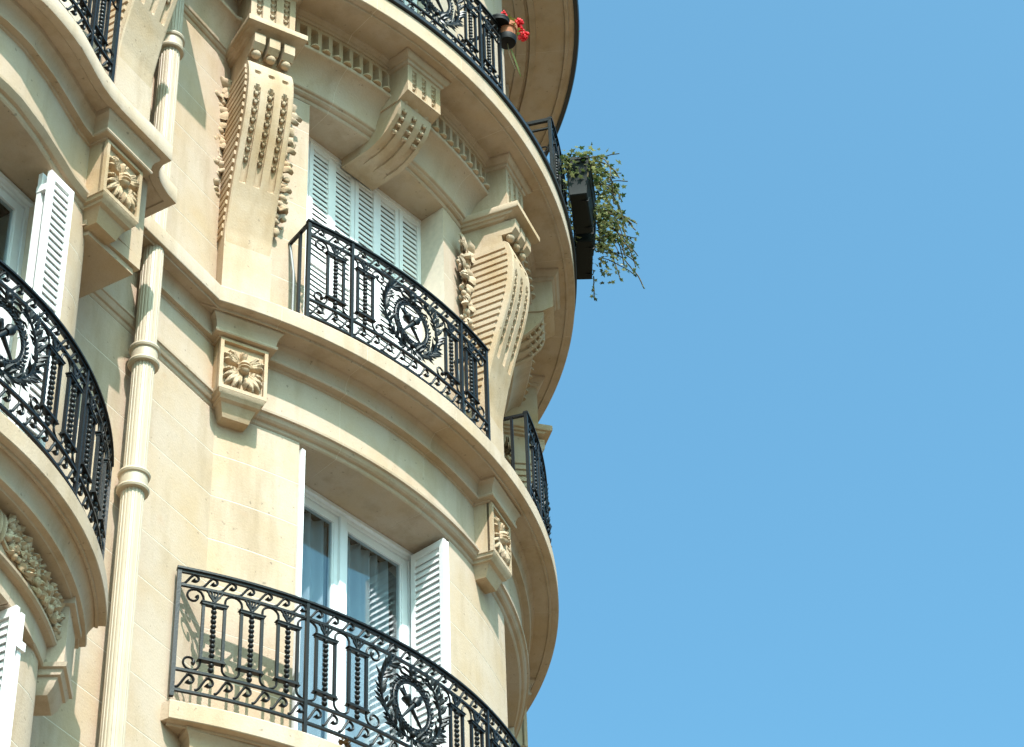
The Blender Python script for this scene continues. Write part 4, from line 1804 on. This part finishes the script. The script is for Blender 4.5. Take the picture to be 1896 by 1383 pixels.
def planter(a_mid, label, seed):
    rnd = random.Random(seed)
    T = empty('planter_box', None, TF(4.545, a_mid, 16.97))
    thing(T, label, 'planter', 'ivy planters hung on the upper railing')
    L = 0.265
    m = MB()
    m.stack([(L - 0.02, 0.17, 0.0), (L - 0.012, 0.185, 0.01), (L - 0.004, 0.205, 0.30), (L, 0.214, 0.31), (L + 0.006, 0.226, 0.40), (L + 0.014, 0.234, 0.41), (L + 0.014, 0.234, 0.44)], -0.035)
    m.build('box', M_GREENBOX, T, None, 30)
    m = MB()
    m.box(-L + 0.01, L - 0.01, -0.22, -0.045, 0.43, 0.452)
    m.build('soil', M_SOIL, T)
    m = MB()
    for s in (-1, 1):
        m.tube([(s * 0.17, 0.03, 0.50), (s * 0.17, -0.02, 0.50), (s * 0.17, -0.028, 0.02), (s * 0.17, -0.19, -0.012), (s * 0.17, -0.20, 0.03)], 0.007, 5)
    m.build('hanger', M_IRON, T)
    lf = MB()
    for i in range(400):
        t = rnd.random()
        x = rnd.uniform(-L - 0.04, L + 0.04)
        if t < 0.36:      # mound on top of the box
            y = -rnd.uniform(-0.02, 0.27)
            z = 0.45 + abs(rnd.gauss(0.0, 0.060))
        elif t < 0.46:    # growing back through the railing
            y = rnd.uniform(0.0, 0.16)
            z = rnd.uniform(0.05, 0.50)
        elif t < 0.60:    # over the end of the box
            x = rnd.choice((-1, -1, 1)) * (L + rnd.uniform(0.0, 0.05))
            y = -rnd.uniform(-0.02, 0.25)
            z = 0.46 - abs(rnd.gauss(0, 0.17))
        else:             # curtain of leaves down the street side
            y = -0.245 - abs(rnd.gauss(0, 0.075))
            z = 0.48 - min(0.50, abs(rnd.gauss(0, 0.22)))
        d = Vector((rnd.uniform(-0.7, 0.7), -rnd.uniform(0.1, 1), rnd.uniform(-1.0, 0.3)))
        ivy_leaf(lf, Vector((x, y, z)), d, Vector((rnd.uniform(-0.5, 0.5), rnd.uniform(-0.8, 0.2), 1)), rnd.uniform(0.034, 0.060))
    f = lf.build('foliage', M_IVY, T, None, 60)
    f['kind'] = 'stuff'

    def trail(p0, vel, n, droop, leafy=0.8, sz=0.042):
        p = Vector(p0)
        v = Vector(vel)
        pts = [p.copy()]
        for i in range(n):
            v = v + Vector((rnd.uniform(-0.2, 0.2), rnd.uniform(-0.16, 0.16), -droop + rnd.uniform(-0.16, 0.16)))
            v.normalize()
            p = p + v * 0.036
            pts.append(p.copy())
        m = MB()
        m.tube(pts, 0.0058, 4)
        st = m.build('stem', M_STEM, T)
        lv = MB()
        for i in range(1, len(pts)):
            if rnd.random() < leafy:
                side = Vector((rnd.uniform(-1, 1), rnd.uniform(-1, 0.6), rnd.uniform(-1, 0.4)))
                ivy_leaf(lv, pts[i] + side * 0.012, side, Vector((rnd.uniform(-0.4, 0.4), -0.7, 0.7)), rnd.uniform(0.75, 1.25) * sz)
        if lv.v:
            q = lv.build('leaves', M_IVY, st, None, 60)
            q['kind'] = 'stuff'
    for k in range(11):
        trail((rnd.uniform(-L, L), -0.23, rnd.uniform(0.40, 0.46)), (rnd.uniform(-0.3, 0.3), -0.7, 0.15), rnd.randint(7, 17), 0.22)
    return T, trail


P1, trail1 = planter(-67.2, 'dark green planter box with ivy, nearer one hung on the upper railing', 21)
trail1((0.0, -0.22, 0.47), (0, -1, 0.35), 8, 0.02, 0.4, 0.03)
trail1((-0.22, -0.18, 0.44), (-0.15, -0.25, -0.4), 7, 0.3, 0.7)
P2, trail2 = planter(-59.8, 'dark green planter box with long straggling ivy, farther one on the upper railing', 37)
for k in range(5):
    trail2((random.uniform(-0.25, 0.25), -0.26, 0.42), (random.uniform(-0.2, 0.2), -0.9, -0.15), random.randint(10, 16), 0.10, 0.75)
trail2((0.1, -0.25, 0.32), (0.1, -0.9, -0.35), 18, 0.035, 0.55, 0.034)
trail2((0.2, -0.25, 0.30), (0.1, -0.95, 0.05), 12, 0.09, 0.6, 0.034)
trail2((0.26, -0.20, 0.05), (0.05, -0.2, -1), 9, 0.3, 0.8, 0.036)
for k in range(6):
    trail2((random.uniform(-0.25, 0.25), -0.26, random.uniform(0.25, 0.45)), (random.uniform(-0.2, 0.2), -0.95, random.uniform(-0.25, 0.1)), random.randint(10, 15), 0.05, 0.5, 0.034)
for k in range(3):
    trail1((random.uniform(-0.25, 0.25), -0.25, 0.45), (random.uniform(-0.2, 0.2), -0.9, random.uniform(-0.1, 0.2)), random.randint(6, 9), 0.06, 0.5, 0.034)

# ------------------------------------------------------------------ pots at the end of the upper railing
def lathe_part(prof, name, mat, parent, M=None, seg=20):
    m = MB()
    m.lathe(prof, seg)
    return m.build(name, mat, parent, M, 20)


def flower_head(parent, c, seed, r=0.042):
    rnd = random.Random(seed)
    m = MB()
    for i in range(34):
        d = Vector((rnd.gauss(0, 1), rnd.gauss(0, 1), rnd.gauss(0, 1))).normalized()
        p = Vector(c) + d * r * rnd.uniform(0.5, 1)
        m.ball(tuple(p), rnd.uniform(0.010, 0.016), 6, 4)
    m.build('flower_head', M_RED, parent)


PT = Vector((0.155, -4.52, 17.545))
G = empty('terracotta_pot', None, frame(PT, 0.05, -1))
thing(G, 'terracotta pot with red geraniums hanging at the end of the upper railing', 'flower pot')
lathe_part([(0.055, 0.0), (0.062, 0.004), (0.078, 0.115), (0.090, 0.118), (0.095, 0.165), (0.082, 0.168), (0.078, 0.14)], 'pot', M_TERRA, G)
lathe_part([(0.05, -0.035), (0.074, -0.03), (0.082, 0.0), (0.083, 0.03), (0.070, 0.025)], 'saucer', M_BLACKP, G)
m = MB()
for e in ((0.12, -0.05, 0.30), (0.17, -0.06, 0.20), (0.09, 0.0, 0.26)):
    m.tube([(0, 0, 0.14), (e[0] * 0.5, e[1] * 0.5, 0.14 + (e[2] - 0.14) * 0.7), e], 0.0045, 5)
m.build('stem', M_GSTEM, G)
flower_head(G, (0.12, -0.06, 0.31), 1)
flower_head(G, (0.175, -0.07, 0.20), 2, 0.048)
flower_head(G, (0.15, -0.05, 0.285), 3, 0.035)
lv = MB()
rnd = random.Random(4)
for i in range(26):
    d = Vector((rnd.uniform(-0.6, 1), rnd.uniform(-1, 0.5), rnd.uniform(-0.5, 0.6)))
    ivy_leaf(lv, Vector((0, 0, 0.16)) + d * 0.07, d, Vector((0, 0, 1)), rnd.uniform(0.035, 0.055))
lv.build('leaf', M_LEAF, G, None, 60)
m = MB()
rows = []
for i in range(9):
    t = i / 8
    w = 0.022 * math.sin(pi * (0.08 + 0.92 * t)) + 0.001
    c = Vector((0.02 + 0.17 * t, -0.02, -0.10 - 0.06 * t - 0.12 * t * t))
    rows.append([c + Vector((-w * 0.5, 0, -w)), c + Vector((0, -0.008, 0)), c + Vector((w * 0.5, 0, w))])
m.sweep(rows, closed=False)
m.build('long_leaf', M_LEAF, G)
m = MB()
m.tube([(0.0, 0.0, 0.0), (0.01, -0.01, -0.16), (0.07, -0.03, -0.30)], 0.005, 5)
m.build('dry_stem', M_STEM, G)

PK = pol(4.50, -89.2, 17.66)
K = empty('black_pot', None, frame(PK, 0, -1))
thing(K, 'black shallow pot with a red flower standing on the railing end', 'flower pot')
lathe_part([(0.084, 0.0), (0.088, 0.004), (0.092, 0.03), (0.095, 0.034), (0.095, 0.05), (0.080, 0.048)], 'pot', M_BLACKP, K)
m = MB()
m.tube([(0, 0, 0.05), (0.02, 0, 0.10), (0.045, -0.02, 0.15)], 0.005, 5)
m.build('stem', M_GSTEM, K)
flower_head(K, (0.045, -0.025, 0.16), 7, 0.035)

# dried clump on the lower balcony edge
m = MB()
rnd = random.Random(8)
for i in range(40):
    d = Vector((rnd.uniform(-1, 1), rnd.uniform(-1, 0.2), rnd.uniform(-0.2, 1)))
    ivy_leaf(m, d * 0.03, d, Vector((0, 0, 1)), rnd.uniform(0.018, 0.032))
pp, nx, ny = pathD.at(-0.58)
o = m.build('dried_plant', M_DRY, None, frame((pp.x + nx * 0.015, pp.y + ny * 0.015, 9.95), nx, ny))
thing(o, 'small clump of dried brown leaves on the lower balcony edge', 'dried plant')

for im_ in (sc,):
    im_.cycles.max_bounces = 8
    im_.cycles.diffuse_bounces = 5
    im_.cycles.transparent_max_bounces = 12
